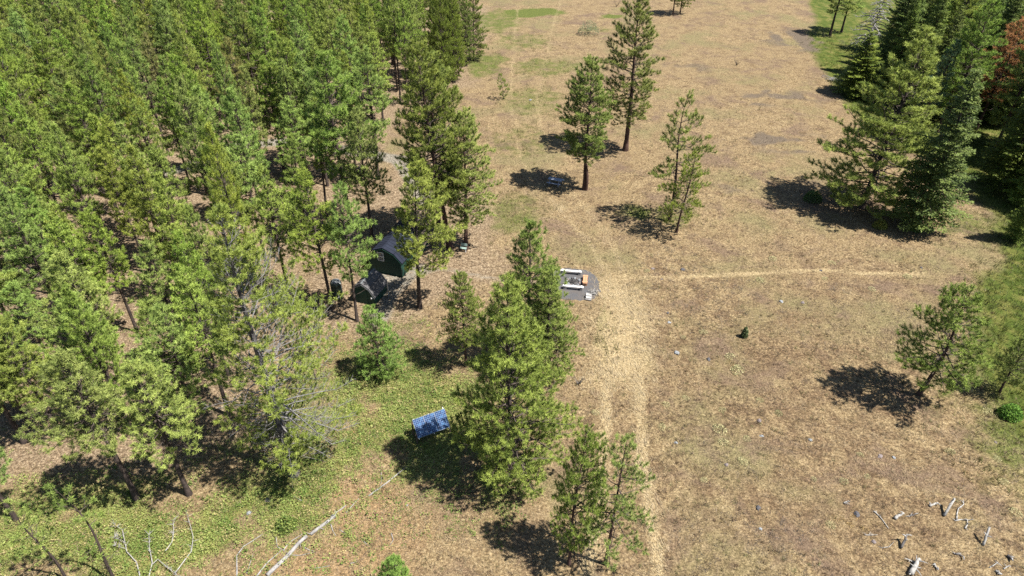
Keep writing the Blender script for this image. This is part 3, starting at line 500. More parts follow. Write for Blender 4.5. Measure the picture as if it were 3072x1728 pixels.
def dry_grass():
    x, y, r = scatter(80000, 21, falloff=62)
    m = covers(x, y)
    p_keep = 1 - np.clip(m['lush'] * 1.2 + m['gravel'] + m['drive'] + m['bare'] * 0.7 + m['litter'] * 0.72 + m['cover'] * 0.35 + 0.75 * line_mask(x, y, L_TRAIL, 0.3, 0.4), 0, 1)
    inpad = poly_in(x, y, PAD)
    k = (r.random(len(x)) < p_keep * np.clip((fbm(x, y, 1.3, 97) - 0.30) * 3.2, 0.12, 1)) & ~inpad
    x, y = x[k], y[k]; m = {a: b[k] for a, b in m.items()}
    pal = {k: np.array(v) for k, v in dict(tan=(0.45, 0.36, 0.235), brown=(0.245, 0.175, 0.12), straw=(0.68, 0.56, 0.37), pale=(0.60, 0.48, 0.315), olive=(0.27, 0.265, 0.12), grey=(0.27, 0.225, 0.18), gold=(0.50, 0.35, 0.13)).items()}
    def blend(col, k, f): f = np.clip(f, 0, 1)[:, None]; return col * (1 - f) + pal[k] * f
    col = np.tile(pal['tan'], (len(x), 1))
    col = blend(col, 'brown', m['brown'] * 0.55 + (fbm(x, y, 3.2, 55) - 0.48) * 4.0 + (fbm(x, y, 16, 51, 2) - 0.48) * 3.0)
    col = blend(col, 'pale', (fbm(x + 0.6 * y, y * 0.5, 3.5, 57) - 0.54) * 7.0)
    col = blend(col, 'olive', m['green'] * 1.1 + (fbm(x, y, 8.0, 56) - 0.58) * 6.0)
    col = blend(col, 'grey', (fbm(x, y, 10.0, 58) - 0.55) * 7.0)
    col = blend(col, 'gold', (fbm(x, y, 4.0, 59) - 0.68) * 5.0)
    col = blend(col, 'straw', m['straw'])
    return tag(link('dry_grass', blades(x, y, r, 7, 0.22, 0.014, 0.11, 0.75, col, 0.42, 'dry_grass', M_blade)), 'dry tan grass tufts across the meadow', 'grass', kind='stuff')
dry_grass()

def bunch_grass():
    x, y, r = scatter(30000, 29, ymax=110, falloff=60)
    m = covers(x, y)
    k = (r.random(len(x)) < 0.42 * (1 - np.clip(m['lush'] + m['gravel'] + m['drive'] + m['litter'] * 0.85 + m['straw'] * 0.9, 0, 1)) * np.clip((fbm(x, y, 6, 44) - 0.3) * 3, 0.1, 1)) & ~poly_in(x, y, PAD)
    x, y = x[k], y[k]
    f = r.random((len(x), 1))
    col = np.where(f < 0.45, np.array([0.22, 0.155, 0.10]), np.where(f < 0.8, np.array([0.55, 0.45, 0.29]), np.array([0.30, 0.29, 0.14])))
    return tag(link('bunch_grass', blades(x, y, r, 12, 0.30, 0.013, 0.06, 0.95, col, 0.25, 'bunch_grass', M_blade)), 'taller bunch grass standing in the dry meadow', 'grass', kind='stuff')
bunch_grass()

def straw():
    x, y, r = scatter(100000, 22, ymin=22, ymax=75, falloff=80)
    s = covers(x, y)['straw']
    k = r.random(len(x)) < np.clip(s * 1.1 - 0.2, 0, 1) * np.clip((fbm(x, y, 1.6, 91) - 0.28) * 2.2, 0.05, 0.8)
    k &= seg_dist(x, y, L_TRAIL) > 1.3
    x, y = x[k], y[k]
    col = np.tile(np.array([0.68, 0.57, 0.385]), (len(x), 1)) * (0.6 + 0.8 * fbm(x, y, 1.1, 93))[:, None]
    dirs = math.pi / 2 + (fbm(x, y, 3.5, 31) - 0.5) * 3.0
    return tag(link('flattened_straw', blades(x, y, r, 6, 0.5, 0.012, 0.25, 0.09, col, 0.2, 'flattened_straw', M_blade, True, dirs)), 'pale flattened straw along the wheel tracks', 'straw', kind='stuff')
straw()

def lush_grass():
    x, y, r = scatter(60000, 23, ymin=30, ymax=150, falloff=75)
    m = covers(x, y)
    k = r.random(len(x)) < np.clip(m['lush'] + 0.5 * m['green'], 0, 1)
    x, y = x[k], y[k]; g = m['lush'][k][:, None]
    nz = fbm(x, y, 2.5, 33)[:, None]
    col = (np.array([0.15, 0.20, 0.035]) * g + np.array([0.24, 0.235, 0.085]) * (1 - g)) * (0.45 + nz)
    return tag(link('lush_grass', blades(x, y, r, 6, 0.42, 0.025, 0.15, 1.0, col, 0.2, 'lush_grass', M_blade)), 'vivid green grass on the moist bank', 'grass', kind='stuff')
lush_grass()

def ground_cover():
    """low leafy plants at the foot of the forest"""
    x, y, r = scatter(120000, 24, ymin=22, ymax=60, falloff=70)
    m = covers(x, y)
    k = r.random(len(x)) < np.clip(m['cover'] * 1.1 - 0.05 + 0.10 * m['litter'] * (y < 50) + 0.18 * m['debris'], 0, 1)
    x, y = x[k], y[k]; n = len(x); per = 12; N = n * per
    cx = np.repeat(x, per) + r.normal(0, 0.16, N); cy = np.repeat(y, per) + r.normal(0, 0.16, N)
    cz = ground_z(cx, cy) + r.random(N) * np.repeat(0.08 + 0.4 * r.random(n) ** 2, per)
    a = r.random(N) * 2 * math.pi; s = np.repeat(0.02 + 0.055 * r.random(n) ** 1.5, per) * (0.7 + 0.6 * r.random(N))
    u = np.stack([np.cos(a), np.sin(a), r.normal(0, 0.35, N)], 1) * s[:, None]
    w = np.stack([-np.sin(a), np.cos(a), r.normal(0, 0.35, N)], 1) * (s * 0.6)[:, None]
    c = np.stack([cx, cy, cz], 1)
    V = np.stack([c - u, c - w, c + u, c + w], 1).reshape(-1, 3)
    nz = np.repeat(np.clip((fbm(x, y, 1.6, 35) - 0.5) * 2 + 0.5 + r.normal(0, 0.2, n), 0, 1), per)[:, None]
    col = (np.array([0.10, 0.155, 0.03]) * (1 - nz) + np.array([0.235, 0.265, 0.075]) * nz)
    yel = np.repeat(r.random(n) < 0.14, per); col[yel] = np.array([0.32, 0.27, 0.12])
    col = np.clip(col * (1 + r.normal(0, 0.25, N))[:, None], 0.01, 0.8)
    me = trimesh('ground_cover', V, np.arange(4 * N).reshape(-1, 4), M_leafy, col=np.repeat(col, 4, 0))
    return tag(link('ground_cover', me), 'low leafy green ground cover below the forest edge', 'plants', kind='stuff')
ground_cover()

def litter():
    x, y, r = scatter(90000, 25, ymin=22, ymax=90, falloff=60)
    m = covers(x, y)
    k = r.random(len(x)) < np.clip(m['litter'] * 0.55 + m['debris'] * 0.9, 0, 1)
    x, y = x[k], y[k]
    col = np.array([0.47, 0.345, 0.225])[None] * (0.5 + fbm(x, y, 0.8, 71))[:, None]
    return tag(link('needle_litter', blades(x, y, r, 4, 0.14, 0.02, 0.14, 0.2, col, 0.3, 'needle_litter', M_blade, True)), 'reddish fallen needles and bark chips on the forest floor', 'litter', kind='stuff')
litter()

# ------------------------------------------------------------------ trees
M_bark = simple('pine_bark', (0.055, 0.042, 0.036), 0.9, 0.5, 3.0, 0.1, bump=0.6)
M_bark_red = simple('ponderosa_bark', (0.07, 0.043, 0.034), 0.9, 0.5, 2.5, 0.1, bump=0.6)
M_twig = simple('pine_twig', (0.075, 0.06, 0.05), 0.9, 0.4, 3.0, 0.1)
M_greytwig = simple('grey_dead_twig', (0.15, 0.143, 0.138), 0.9, 0.45, 3.0, 0.1)
M_greywood = simple('weathered_wood', (0.21, 0.20, 0.19), 0.85, 0.35, 3.0, 0.15, bump=0.4)
M_whitewood = simple('bleached_wood', (0.25, 0.24, 0.22), 0.85, 0.35, 5.0, 0.15, bump=0.5)
M_greybark = simple('grey_dead_bark', (0.085, 0.078, 0.074), 0.9, 0.5, 2.5, 0.1, bump=0.6)
M_needle = leafmat('pine_needles', (0.085, 0.125, 0.018), (0.35, 0.40, 0.078), 0.27, 0.012, 0.22)
M_needle_far = leafmat('young_pine_needles', (0.062, 0.108, 0.017), (0.31, 0.40, 0.076), 0.20, 0.017, 0.34)
M_needle_bright = leafmat('bright_pine_needles', (0.085, 0.155, 0.025), (0.26, 0.42, 0.07), 0.4, 0.015, 0.2)
M_needle_deep = leafmat('open_pine_needles', (0.05, 0.08, 0.013), (0.255, 0.305, 0.058), 0.25, 0.012, 0.25)
M_needle_mid = leafmat('clump_pine_needles', (0.06, 0.10, 0.015), (0.275, 0.345, 0.063), 0.27, 0.012, 0.2)
M_needle_blue = leafmat('bluish_needles', (0.06, 0.11, 0.05), (0.19, 0.29, 0.13), 0.35, 0.01, 0.2)
M_fir = leafmat('fir_needles', (0.045, 0.08, 0.014), (0.19, 0.25, 0.045), 0.32, 0.014, 0.45)
M_needle_brown = leafmat('fading_needles', (0.11, 0.11, 0.03), (0.34, 0.30, 0.11), 0.35, 0.02, 0.2)
M_red = leafmat('dead_red_needles', (0.26, 0.10, 0.04), (0.50, 0.24, 0.11), 0.3, 0.01, 0.2)

def unit(v): return v / (np.linalg.norm(v, axis=-1, keepdims=True) + 1e-9)

def crown_mesh(name, V, F, tint, needle_mat, tubes, twig_mat):
    """needles and the limbs that carry them as one crown"""
    TV = np.vstack(tubes.V); TF = np.vstack(tubes.F)
    F = np.asarray(F)
    if F.shape[1] == 4: F = np.vstack([F[:, [0, 1, 2]], F[:, [0, 2, 3]]])
    TF = np.vstack([TF[:, [0, 1, 2]], TF[:, [0, 2, 3]]])
    me = trimesh(name, np.vstack([V, TV]), np.vstack([F, TF + len(V)]), needle_mat, tint=np.concatenate([tint, np.zeros(len(TV))]))
    me.materials.append(twig_mat)
    mi = np.zeros(len(F) + len(TF), np.int32); mi[len(F):] = 1
    me.polygons.foreach_set('material_index', mi)
    sm = np.zeros(len(mi), bool); sm[len(F):] = True
    me.polygons.foreach_set('use_smooth', sm)
    return me

class Tubes:
    """many thin tapered tubes in one mesh"""
    def __init__(s): s.V = []; s.F = []; s.n = 0
    def add(s, pts, rad, n=3):
        pts = np.asarray(pts, float); k = len(pts)
        t = np.gradient(pts, axis=0); t = unit(t)
        ref = np.array([0, 0, 1.0]) if abs(t[0, 2]) < 0.9 else np.array([1.0, 0, 0])
        u = unit(np.cross(t, ref)); w = np.cross(t, u)
        a = np.arange(n) * 2 * math.pi / n
        ring = pts[:, None] + (u[:, None] * np.cos(a)[None, :, None] + w[:, None] * np.sin(a)[None, :, None]) * np.asarray(rad)[:, None, None]
        s.V.append(ring.reshape(-1, 3))
        i = np.arange(k - 1)[:, None] * n + np.arange(n)[None]
        j = np.arange(k - 1)[:, None] * n + (np.arange(n)[None] + 1) % n
        s.F.append((np.stack([i, j, j + n, i + n], -1).reshape(-1, 4)) + s.n)
        s.n += k * n
    def mesh(s, name, m):
        return trimesh(name, np.vstack(s.V), np.vstack(s.F), m, smooth=True)

def tufts_mesh(name, cen, dirs, rad, needles, width, r, material, tint, tubes, twig_mat):
    """needle pompoms: needles fan out round the twig end"""
    n = len(cen); N = n * needles
    c = np.repeat(cen, needles, 0); d0 = np.repeat(unit(dirs), needles, 0)
    d = unit(d0 * 0.62 + unit(r.normal(0, 1, (N, 3))) * 1.0 + np.array([0, 0, 0.15]))
    L = np.repeat(rad, needles) * (0.45 + 0.5 * r.random(N) ** 1.3)
    nrm = unit(d0 * 0.4 + np.array([0.15, -0.1, 0.5]) + r.normal(0, 0.6, (N, 3)))
    sd = unit(np.cross(d, nrm)) * (width * (0.7 + 0.6 * r.random(N)))[:, None]
    b = c - d0 * (np.repeat(rad, needles) * (r.random(N) * 1.1 - 0.3))[:, None] + d * 0.02
    V = np.stack([b - sd, b + sd, b + d * L[:, None]], 1).reshape(-1, 3)
    t = r.random(n) if tint is None else tint
    tt = np.clip(np.repeat(t, needles) + r.normal(0, 0.12, N), 0, 1)
    tt = np.repeat(tt, 3); tt[2::3] = np.clip(tt[2::3] + 0.12, 0, 1)
    return crown_mesh(name, V, np.arange(3 * N).reshape(-1, 3), tt, material, tubes, twig_mat)

def pine_meshes(seed, H, R, cb, whorl=0.45, per=5, needles=34, tuft=0.27, width=0.016, droop=0.0, gap=0.12, bare_low=6,
                material=None, bark=None, twigm=None, trunk_r=None, top_sharp=0.75, bare_frac=0.0, forks=None, shape=0.35, asym=0.3, bend=0.12, dens=1.0, thin=1.0, side0=None):
    r = rng(seed)
    tr = trunk_r or H * 0.0125
    k = 12; zz = np.linspace(-0.25, H, k)
    ph = r.random(2) * 6.28
    bx = bend * np.sin(zz / H * 4 + ph[0]) * zz / H; by = bend * np.sin(zz / H * 5 + ph[1]) * zz / H
    bx -= bx[1] * 0; trunk_pts = np.stack([bx, by, zz], 1)
    rad = tr * np.clip(1 - zz / H, 0.03, 1) ** 0.8; rad[0] *= 1.45
    T = Tubes()
    if forks:
        # twin lower stem that joins above
        h1 = forks
        p1 = trunk_pts.copy(); T.add(p1, rad, 8)
        p2 = np.array([[0.16, 0.1, -0.25], [0.34, 0.12, h1 * 0.35], [0.36, 0.1, h1 * 0.7], [0.1, 0.03, h1 * 1.15]]); T.add(p2, [tr * 1.0, tr * 0.85, tr * 0.8, tr * 0.6], 7)
    else: T.add(trunk_pts, rad, 8)
    ax = lambda z: np.array([np.interp(z, zz, bx), np.interp(z, zz, by), z])
    B = Tubes(); cen = []; dr = []; rd = []
    z = H * cb; z0 = z; az = r.random() * 6.28
    side = r.random() * 6.28 if side0 is None else side0
    while z < H - 0.25:
        t = (z - z0) / (H - z0)
        prof = min(1.0, (t + 0.12) / shape) ** 0.6 if t < shape else ((1 - t) / (1 - shape)) ** top_sharp
        nb = max(3, int(round(per * (1.0 if t < 0.85 else 0.8))))
        for b in range(nb):
            if r.random() < gap: continue
            az += 6.283 / nb + r.normal(0, 0.35)
            L = R * prof * (0.62 + 0.5 * r.random()) * (1 + asym * math.cos(az - side)) + 0.16
            el = math.radians(-12 + 62 * t ** 1.2 + r.normal(0, 9)) - droop
            p0 = ax(min(z + r.normal(0, 0.1), H - 0.1))
            hd = np.array([math.cos(az), math.sin(az), 0])
            s = np.linspace(0, 1, 5)
            curve = 0.16 * L * s ** 2.2
            pts = p0 + hd * (L * s * math.cos(el))[:, None] + np.array([0, 0, 1]) * (L * s * math.sin(el) + curve)[:, None]
            pts[1:] += r.normal(0, 0.03 * L, (4, 3))
            br = max(0.012, 0.012 + 0.016 * L * (1 - 0.3 * t) * thin)
            B.add(pts, br * np.array([1, 0.8, 0.6, 0.42, 0.22]), 3)
            bare = r.random() < bare_frac
            # side twigs
            nt_ = max(1, int(L / 0.30 * dens))
            tan = unit(pts[-1] - pts[0])
            lat = unit(np.cross(tan, [0, 0, 1.0]))
            for q in range(nt_):
                f = 0.34 + 0.66 * (q + r.random()) / nt_
                if L < 0.5: f = 0.5 + 0.5 * r.random()
                pp = np.array([np.interp(f, s, pts[:, c]) for c in range(3)])
                sg = 1 if q % 2 else -1
                tl = (0.18 + 0.34 * L * (1.08 - f)) * (0.6 + 0.7 * r.random())
                td = unit(tan * 0.7 + lat * sg * (0.8 + 0.3 * r.random()) + np.array([0, 0, 0.4 + 0.45 * r.random()]))
                e = pp + td * tl
                if tl > 0.3 or bare: B.add(np.array([pp, (pp + e) / 2 + r.normal(0, 0.02, 3), e]), [0.012, 0.009, 0.005], 3)
                if bare: 
                    if r.random() < 0.55:
                        e2 = pp + unit(td + r.normal(0, 0.5, 3)) * tl * 0.8
                        B.add(np.array([pp, (pp + e2) / 2, e2]), [0.010, 0.008, 0.004], 3)
                    continue
                cen.append(e); dr.append(unit(td + np.array([0, 0, 0.9]))); rd.append(tuft * (0.75 + 0.5 * r.random()))
                if tl > 0.55: cen.append((pp + e) / 2 + r.normal(0, 0.04, 3)); dr.append(td); rd.append(tuft * 0.8)
            if not bare: cen.append(pts[-1]); dr.append(unit(pts[-1] - pts[-2])); rd.append(tuft * (0.9 + 0.3 * r.random()))
        z += whorl * (0.75 + 0.5 * r.random())
    cen.append(ax(H)); dr.append(np.array([0, 0, 1.0])); rd.append(tuft)
    # dead stubs below the crown
    for b in range(bare_low):
        zb = H * cb * (0.45 + 0.55 * r.random()); a = r.random() * 6.28; L = R * (0.25 + 0.4 * r.random())
        p0 = ax(zb); hd = np.array([math.cos(a), math.sin(a), -0.1 + 0.3 * r.random()])
        B.add(np.array([p0, p0 + hd * L * 0.5 + r.normal(0, .04, 3), p0 + hd * L + [0, 0, 0.1]]), [0.022, 0.016, 0.006], 3)
    cen = np.array(cen); dr = np.array(dr); rd = np.array(rd)
    # fresh shoots are the light ones: tint is a property of the shoot, random
    tint = np.clip(r.beta(2.0, 1.7, len(cen)), 0, 1)
    return (T.mesh('trunk', bark or M_bark), None,
            tufts_mesh('crown', cen, dr, rd, needles, width, r, material or M_needle, tint, B, twigm or M_twig))

def fir_meshes(seed, H, R, cb=0.08, whorl=0.42, per=6, material=None, droop=0.25):
    r = rng(seed)
    zz = np.linspace(-0.25, H, 10); rad = H * 0.013 * np.clip(1 - zz / H, 0.03, 1); rad[0] *= 1.3
    T = Tubes(); T.add(np.stack([zz * 0, zz * 0, zz], 1), rad, 8)
    B = Tubes(); V = []; tint = []
    z = H * cb; az = 0.0; z0 = z
    while z < H - 0.15:
        t = (z - z0) / (H - z0)
        prof = min(1.0, (t + 0.2) / 0.3) * (1 - t) ** 0.85
        for b in range(per):
            if r.random() < 0.1: continue
            az += 6.283 / per + r.normal(0, 0.3)
            L = R * prof * (0.65 + 0.55 * r.random()) + 0.12
            el = math.radians(-14 + 50 * t + r.normal(0, 6))
            s = np.linspace(0, 1, 5); hd = np.array([math.cos(az), math.sin(az), 0])
            p0 = np.array([0, 0, z + r.normal(0, 0.1)])
            pts = p0 + hd * (L * s * math.cos(el))[:, None] + np.array([0, 0, 1]) * (L * s * math.sin(el) - droop * L * s * (1 - 0.75 * s))[:, None]
            B.add(pts, (0.012 + 0.01 * L) * np.array([1, .8, .6, .4, .15]), 3)
            lat = np.cross(hd, [0, 0, 1.0])
            nt_ = max(2, int(L / 0.13)); tb = r.beta(2, 2)
            f = np.linspace(0.12, 1.0, nt_)
            for side in (-1, 1):
                pp = np.stack([np.interp(f, s, pts[:, c]) for c in range(3)], 1) + r.normal(0, 0.02, (nt_, 3))
                tl = (0.10 + 0.42 * L * (1.04 - f) * np.minimum(1, f * 3)) * (0.7 + 0.6 * r.random(nt_))
                td = unit(hd * 0.8 + lat * side + np.stack([r.normal(0, .15, nt_), r.normal(0, .15, nt_), -0.12 + r.normal(0, .14, nt_)], 1))
                # each twig is clothed by a few overlapping pointed sprays
                for g in range(4):
                    ff = (g + r.random(nt_)) / 4.0
                    st = pp + td * (tl * ff)[:, None]
                    d2 = unit(td + r.normal(0, 0.45, (nt_, 3)))
                    ln = np.minimum(0.16 + 0.25 * tl, 0.36) * (0.7 + 0.5 * r.random(nt_))
                    nrm = unit(np.array([0, 0, 1.0]) + r.normal(0, 0.5, (nt_, 3)))
                    sd = unit(np.cross(d2, nrm)) * (0.045 + 0.02 * r.random(nt_))[:, None]
                    mid = st + d2 * (ln * 0.35)[:, None]
                    V.append(np.stack([st, mid - sd, st + d2 * ln[:, None], mid + sd], 1).reshape(-1, 3))
                    tint.append(np.repeat(np.clip(tb + r.normal(0, 0.18, nt_), 0, 1), 4))
        z += whorl * (0.7 + 0.6 * r.random())
    V = np.vstack(V); tint = np.concatenate(tint)
    return (T.mesh('trunk', M_bark), None, crown_mesh('crown', V, np.arange(len(V)).reshape(-1, 4), tint, material or M_fir, B, M_twig))

def dead_meshes(seed, H, R, per=4, cb=0.12, m=None, down=0.25, fat=1.0):
    r = rng(seed); T = Tubes(); B = Tubes(); m = m or M_greywood
    zz = np.linspace(-0.25, H, 10); T.add(np.stack([0.15 * np.sin(zz), 0.1 * np.cos(zz * .8), zz], 1), H * 0.014 * np.clip(1 - zz / H, 0.05, 1), 7)
    z = H * cb; az = 0
    while z < H:
        t = z / H
        for b in range(per):
            az += 1.7 + r.normal(0, 0.5); L = R * (1 - t) ** 0.6 * (0.5 + 0.6 * r.random()) + 0.2
            hd = np.array([math.cos(az), math.sin(az), 0]); s = np.linspace(0, 1, 6)
            pts = np.array([0, 0, z]) + hd * (L * s)[:, None] + np.array([0, 0, 1]) * (0.25 * L * s - down * 2.4 * L * s ** 2)[:, None] + np.cumsum(r.normal(0, 0.035 * L, (6, 3)), 0) * 0.8
            B.add(pts, fat * (0.02 + 0.016 * L) * np.array([1, .85, .7, .5, .35, .15]), 4)
            for q in range(int(4 + L * 2.4)):
                f = 0.3 + 0.7 * r.random(); pp = np.array([np.interp(f, s, pts[:, c]) for c in range(3)])
                d = unit(hd * 0.7 + r.normal(0, 0.6, 3)); ln = L * 0.3 * (0.4 + r.random())
                B.add(np.array([pp, pp + d * ln * .5 + r.normal(0, .03, 3), pp + d * ln + [0, 0, -0.15 * ln]]), [0.022 * fat, 0.015 * fat, 0.006 * fat], 3)
        z += 0.55 * (0.7 + 0.6 * r.random())
    return (T.mesh('trunk', m), B.mesh('branches', m), None)

def plant_tree(name, meshes, label, cat, x, y, scale, rz, group=None, tilt=(0, 0), crown_mat=None):
    o = thing(name, label, cat, (x, y, gz(x, y)), 0, group)
    o.rotation_euler = (tilt[1], tilt[0], rz)
    o.rotation_mode = 'XYZ'
    o.scale = scale
    for nm, me in zip(('trunk', 'branches', 'crown'), meshes):
        if me is None: continue
        c = bpy.data.objects.new(nm, me); C.objects.link(c); c.parent = o
        if nm == 'crown' and crown_mat is not None:
            c.material_slots[0].link = 'OBJECT'; c.material_slots[0].material = crown_mat
    return o

# stand pines: eight shapes, 14 m tall, crowns to ~2.4 m
PINE = [pine_meshes(100 + i, 14.0, (1.85, 2.15, 1.65, 2.0, 2.3, 1.7, 2.1, 1.9)[i], (0.34, 0.43, 0.38, 0.32, 0.46, 0.40, 0.36, 0.48)[i],
                    per=5, whorl=0.42, needles=60, tuft=0.30, width=0.015, material=M_needle_far, bark=M_bark, gap=0.12, shape=0.25, top_sharp=0.85) for i in range(8)]
TALL = [pine_meshes(200 + i, 18.0, (3.0, 3.3, 2.8, 3.5)[i], (0.24, 0.30, 0.22, 0.28)[i], whorl=0.44, per=5, needles=60, tuft=0.31, width=0.016,
                    material=M_needle_deep, bark=M_bark_red, gap=0.12, asym=0.2, shape=0.35, top_sharp=0.55) for i in range(4)]
TALL_TWIN = pine_meshes(210, 16.0, 2.75, 0.26, whorl=0.38, per=6, needles=60, tuft=0.31, width=0.016, material=M_needle_deep, bark=M_bark_red, forks=3.0, shape=0.4, top_sharp=0.45, asym=0.12)
CABINPINE = pine_meshes(231, 16.0, 2.9, 0.30, whorl=0.44, per=5, needles=60, tuft=0.31, width=0.016, material=M_needle, bark=M_bark, gap=0.12, asym=0.42, side0=0.35, shape=0.3, top_sharp=0.7)
HIGH = [pine_meshes(240 + i, 14.0, (2.5, 2.3)[i], (0.36, 0.33)[i], whorl=0.44, per=5, needles=58, tuft=0.30, width=0.015, material=M_needle_far, bark=M_bark, gap=0.13, shape=0.3, top_sharp=0.75, dens=1.0, bare_low=10) for i in range(2)]
LOW = [pine_meshes(220 + i, 16.0, (3.6, 3.3, 3.9)[i], (0.10, 0.14, 0.05)[i], whorl=0.44, per=5, needles=60, tuft=0.32, width=0.016,
                    material=M_needle_mid, bark=M_bark, gap=0.1, asym=0.15, shape=0.25, top_sharp=0.75) for i in range(3)]
OPEN = [pine_meshes(300 + i, 12.0, (2.7, 2.5, 2.9)[i], (0.20, 0.24, 0.16)[i], whorl=0.44, per=5, needles=56, tuft=0.29, width=0.015,
                    material=M_needle_deep, bark=M_bark_red, gap=0.13, asym=0.3, shape=0.3, top_sharp=0.7, bend=0.35, dens=1.05) for i in range(3)]
AIRY = [pine_meshes(320 + i, 12.0, (3.0, 2.7)[i], (0.20, 0.17)[i], whorl=0.58, per=4, needles=56, tuft=0.29, width=0.015,
                    material=M_needle_deep, bark=M_bark_red, gap=0.24, asym=0.32, shape=0.3, top_sharp=0.75, bend=0.35, dens=0.95) for i in range(2)]
BUSHY = [pine_meshes(400 + i, 7.0, 1.85, 0.04, whorl=0.34, per=6, needles=56, tuft=0.27, width=0.015, material=M_needle_bright, bark=M_bark, gap=0.06,
                     shape=0.3, top_sharp=0.7, bare_low=0) for i in range(2)]
YOUNG = pine_meshes(420, 4.0, 1.15, 0.12, whorl=0.4, per=4, needles=36, tuft=0.24, width=0.018, material=M_needle_deep, gap=0.1, bare_low=0)
SPARSE = [pine_meshes(430 + i, 8.0, 0.95, 0.35, whorl=0.6, per=3, needles=44, tuft=0.25, width=0.015, material=M_needle_mid, gap=0.35, bare_low=8, trunk_r=0.09, bend=0.3) for i in range(2)]
SNAG = pine_meshes(450, 22.0, 5.0, 0.14, whorl=0.5, per=6, needles=56, tuft=0.30, width=0.015, material=M_needle, bark=M_greybark, twigm=M_greytwig, gap=0.06,
                   bare_frac=0.42, shape=0.3, top_sharp=0.75, bare_low=16, trunk_r=0.33, bend=0.3, thin=0.6)
FIR = [fir_meshes(500 + i, 18.0, (3.3, 3.0, 3.6, 2.8)[i]) for i in range(4)]
DEAD = [dead_meshes(600, 11.0, 3.6, fat=2.0), dead_meshes(601, 14.0, 1.6, per=5, down=0.05, fat=1.6)]

HAND = {
 'picnic': ('ponderosa_pine', 'forked-trunk pine standing beside the shaded picnic table', None),
 'meadow_tall': ('ponderosa_pine', 'tallest pine in the open meadow, bare reddish lower trunk, right behind the forked one', None),
 'pair_a': ('ponderosa_pine', 'taller, thinner-crowned pine of the pair alone in the open meadow', None),
 'pair_b': ('ponderosa_pine', 'shorter pine of the pair alone in the open meadow', None),
 'top_edge': ('ponderosa_pine', 'dark pine cut off by the upper border of the meadow', 'pines at the upper border of the meadow'),
 'top_edge_b': ('ponderosa_pine', 'dark pine cut off by the upper border of the meadow', 'pines at the upper border of the meadow'),
 'seedling': ('pine_sapling', 'small lone pine sapling near the upper end of the forest edge', None),
 'right_pine': ('ponderosa_pine', 'large light-crowned pine at the right meadow edge casting a long shadow', None),
 'right_fir': ('fir_tree', 'broad fir with foliage to the ground beside the large right meadow pine', None),
 'shade_fir': ('fir_tree', 'dark fir leaning over the green strip of the upper right meadow', None),
 'corner_pine_a': ('pine_tree', 'slim pine on the green strip at the upper right', 'two slim pines on the green strip'),
 'corner_pine_b': ('pine_tree', 'slim pine on the green strip at the upper right', 'two slim pines on the green strip'),
 'dead_grey': ('dead_tree', 'bare grey dead tree with drooping limbs at the upper right', None),
 'bluish_pine': ('pine_tree', 'bluish-green pine just behind the large right meadow pine', None),
 'red_pine': ('dying_pine', 'rust-red dying pine at the far right of the wood', None),
 'edge_fir': ('fir_tree', 'dark fir standing on the green bank at the right border', None),
 'bank_pine': ('ponderosa_pine', 'crooked open pine alone at the lower right meadow edge', None),
 'corner_bank_pine': ('ponderosa_pine', 'thin pine on the bright green slope at the right border', None),
 'grove_a': ('ponderosa_pine', 'leftmost tall pine of the grove behind the cabin', None),
 'grove_b': ('ponderosa_pine', 'tallest pine of the grove behind the cabin', None),
 'grove_c': ('ponderosa_pine', 'full-crowned pine beside the small green stand near the meadow', None),
 'cabin_pine': ('ponderosa_pine', 'pine with bare lower trunk hiding half of the green cabin', None),
 'mid_a': ('ponderosa_pine', 'dense pine with the highest top of the central clump by the fire ring', None),
 'mid_b': ('ponderosa_pine', 'pine on the meadow side of the central clump', None),
 'mid_c': ('ponderosa_pine', 'biggest, nearest pine of the central clump above the solar panel shadow', None),
 'slim': ('pine_tree', 'slim open pine just left of the central clump', None),
 'bushy': ('young_pine', 'bright green bushy young pine below the small shed', None),
 'front_a': ('ponderosa_pine', 'denser left one of the two front pines at the bottom', None),
 'front_b': ('ponderosa_pine', 'airy right one of the two front pines at the bottom', None),
 'bottom_edge': ('young_pine', 'young pine top poking in at the bottom border', None),
 'tank_pine': ('pine_tree', 'pine whose trunk stands in front of the dark water tank', None),
 'shed_pine': ('pine_tree', 'pine whose thin trunk stands in front of the small shed', None),
 'behind_a': ('pine_tree', 'tall pine on needle litter left of the cabin roof', None),
 'behind_b': ('pine_tree', 'pine closest to the back left of the green cabin', None),
 'behind_c': ('pine_tree', 'tall pine at the forest edge by the gravel drive', None),
 'behind_d': ('pine_tree', 'tall forest pine just in front of the gravel drive', None),
 'pole_a': ('thin_pine', 'thin sparse pine between the grey snag and the tank', None),
 'pole_b': ('thin_pine', 'small yellowish sparse pine left of the bushy young pine', None),
 'snag': ('half_dead_pine', 'huge half-dead pine with bare grey limbs and grey trunk', None),
 'west_a': ('pine_tree', 'front-row forest pine with grey trunk above the dead limbs', None),
 'west_b': ('pine_tree', 'front-row forest pine left of the huge half-dead pine', None),
 'west_c': ('pine_tree', 'dark-trunked pine at the lower left border, larger of two', None),
 'west_d': ('pine_tree', 'dark-trunked pine at the lower left border, smaller of two', None),
 'pole_c': ('thin_pine', 'long bare-stemmed leaning pine at the bottom left', None),
 'pole_d': ('thin_pine', 'tufted thin pine in the bottom left corner', None),
 'west_e': ('pine_tree', 'lowest pine on the left border above the green plants', None),
}
rt = random.Random(77)
CATS = {'fir_tree': 'fir', 'dead_tree': 'dead tree', 'dying_pine': 'pine', 'half_dead_pine': 'dead tree', 'pine_sapling': 'sapling'}
ti = 0; li = 0
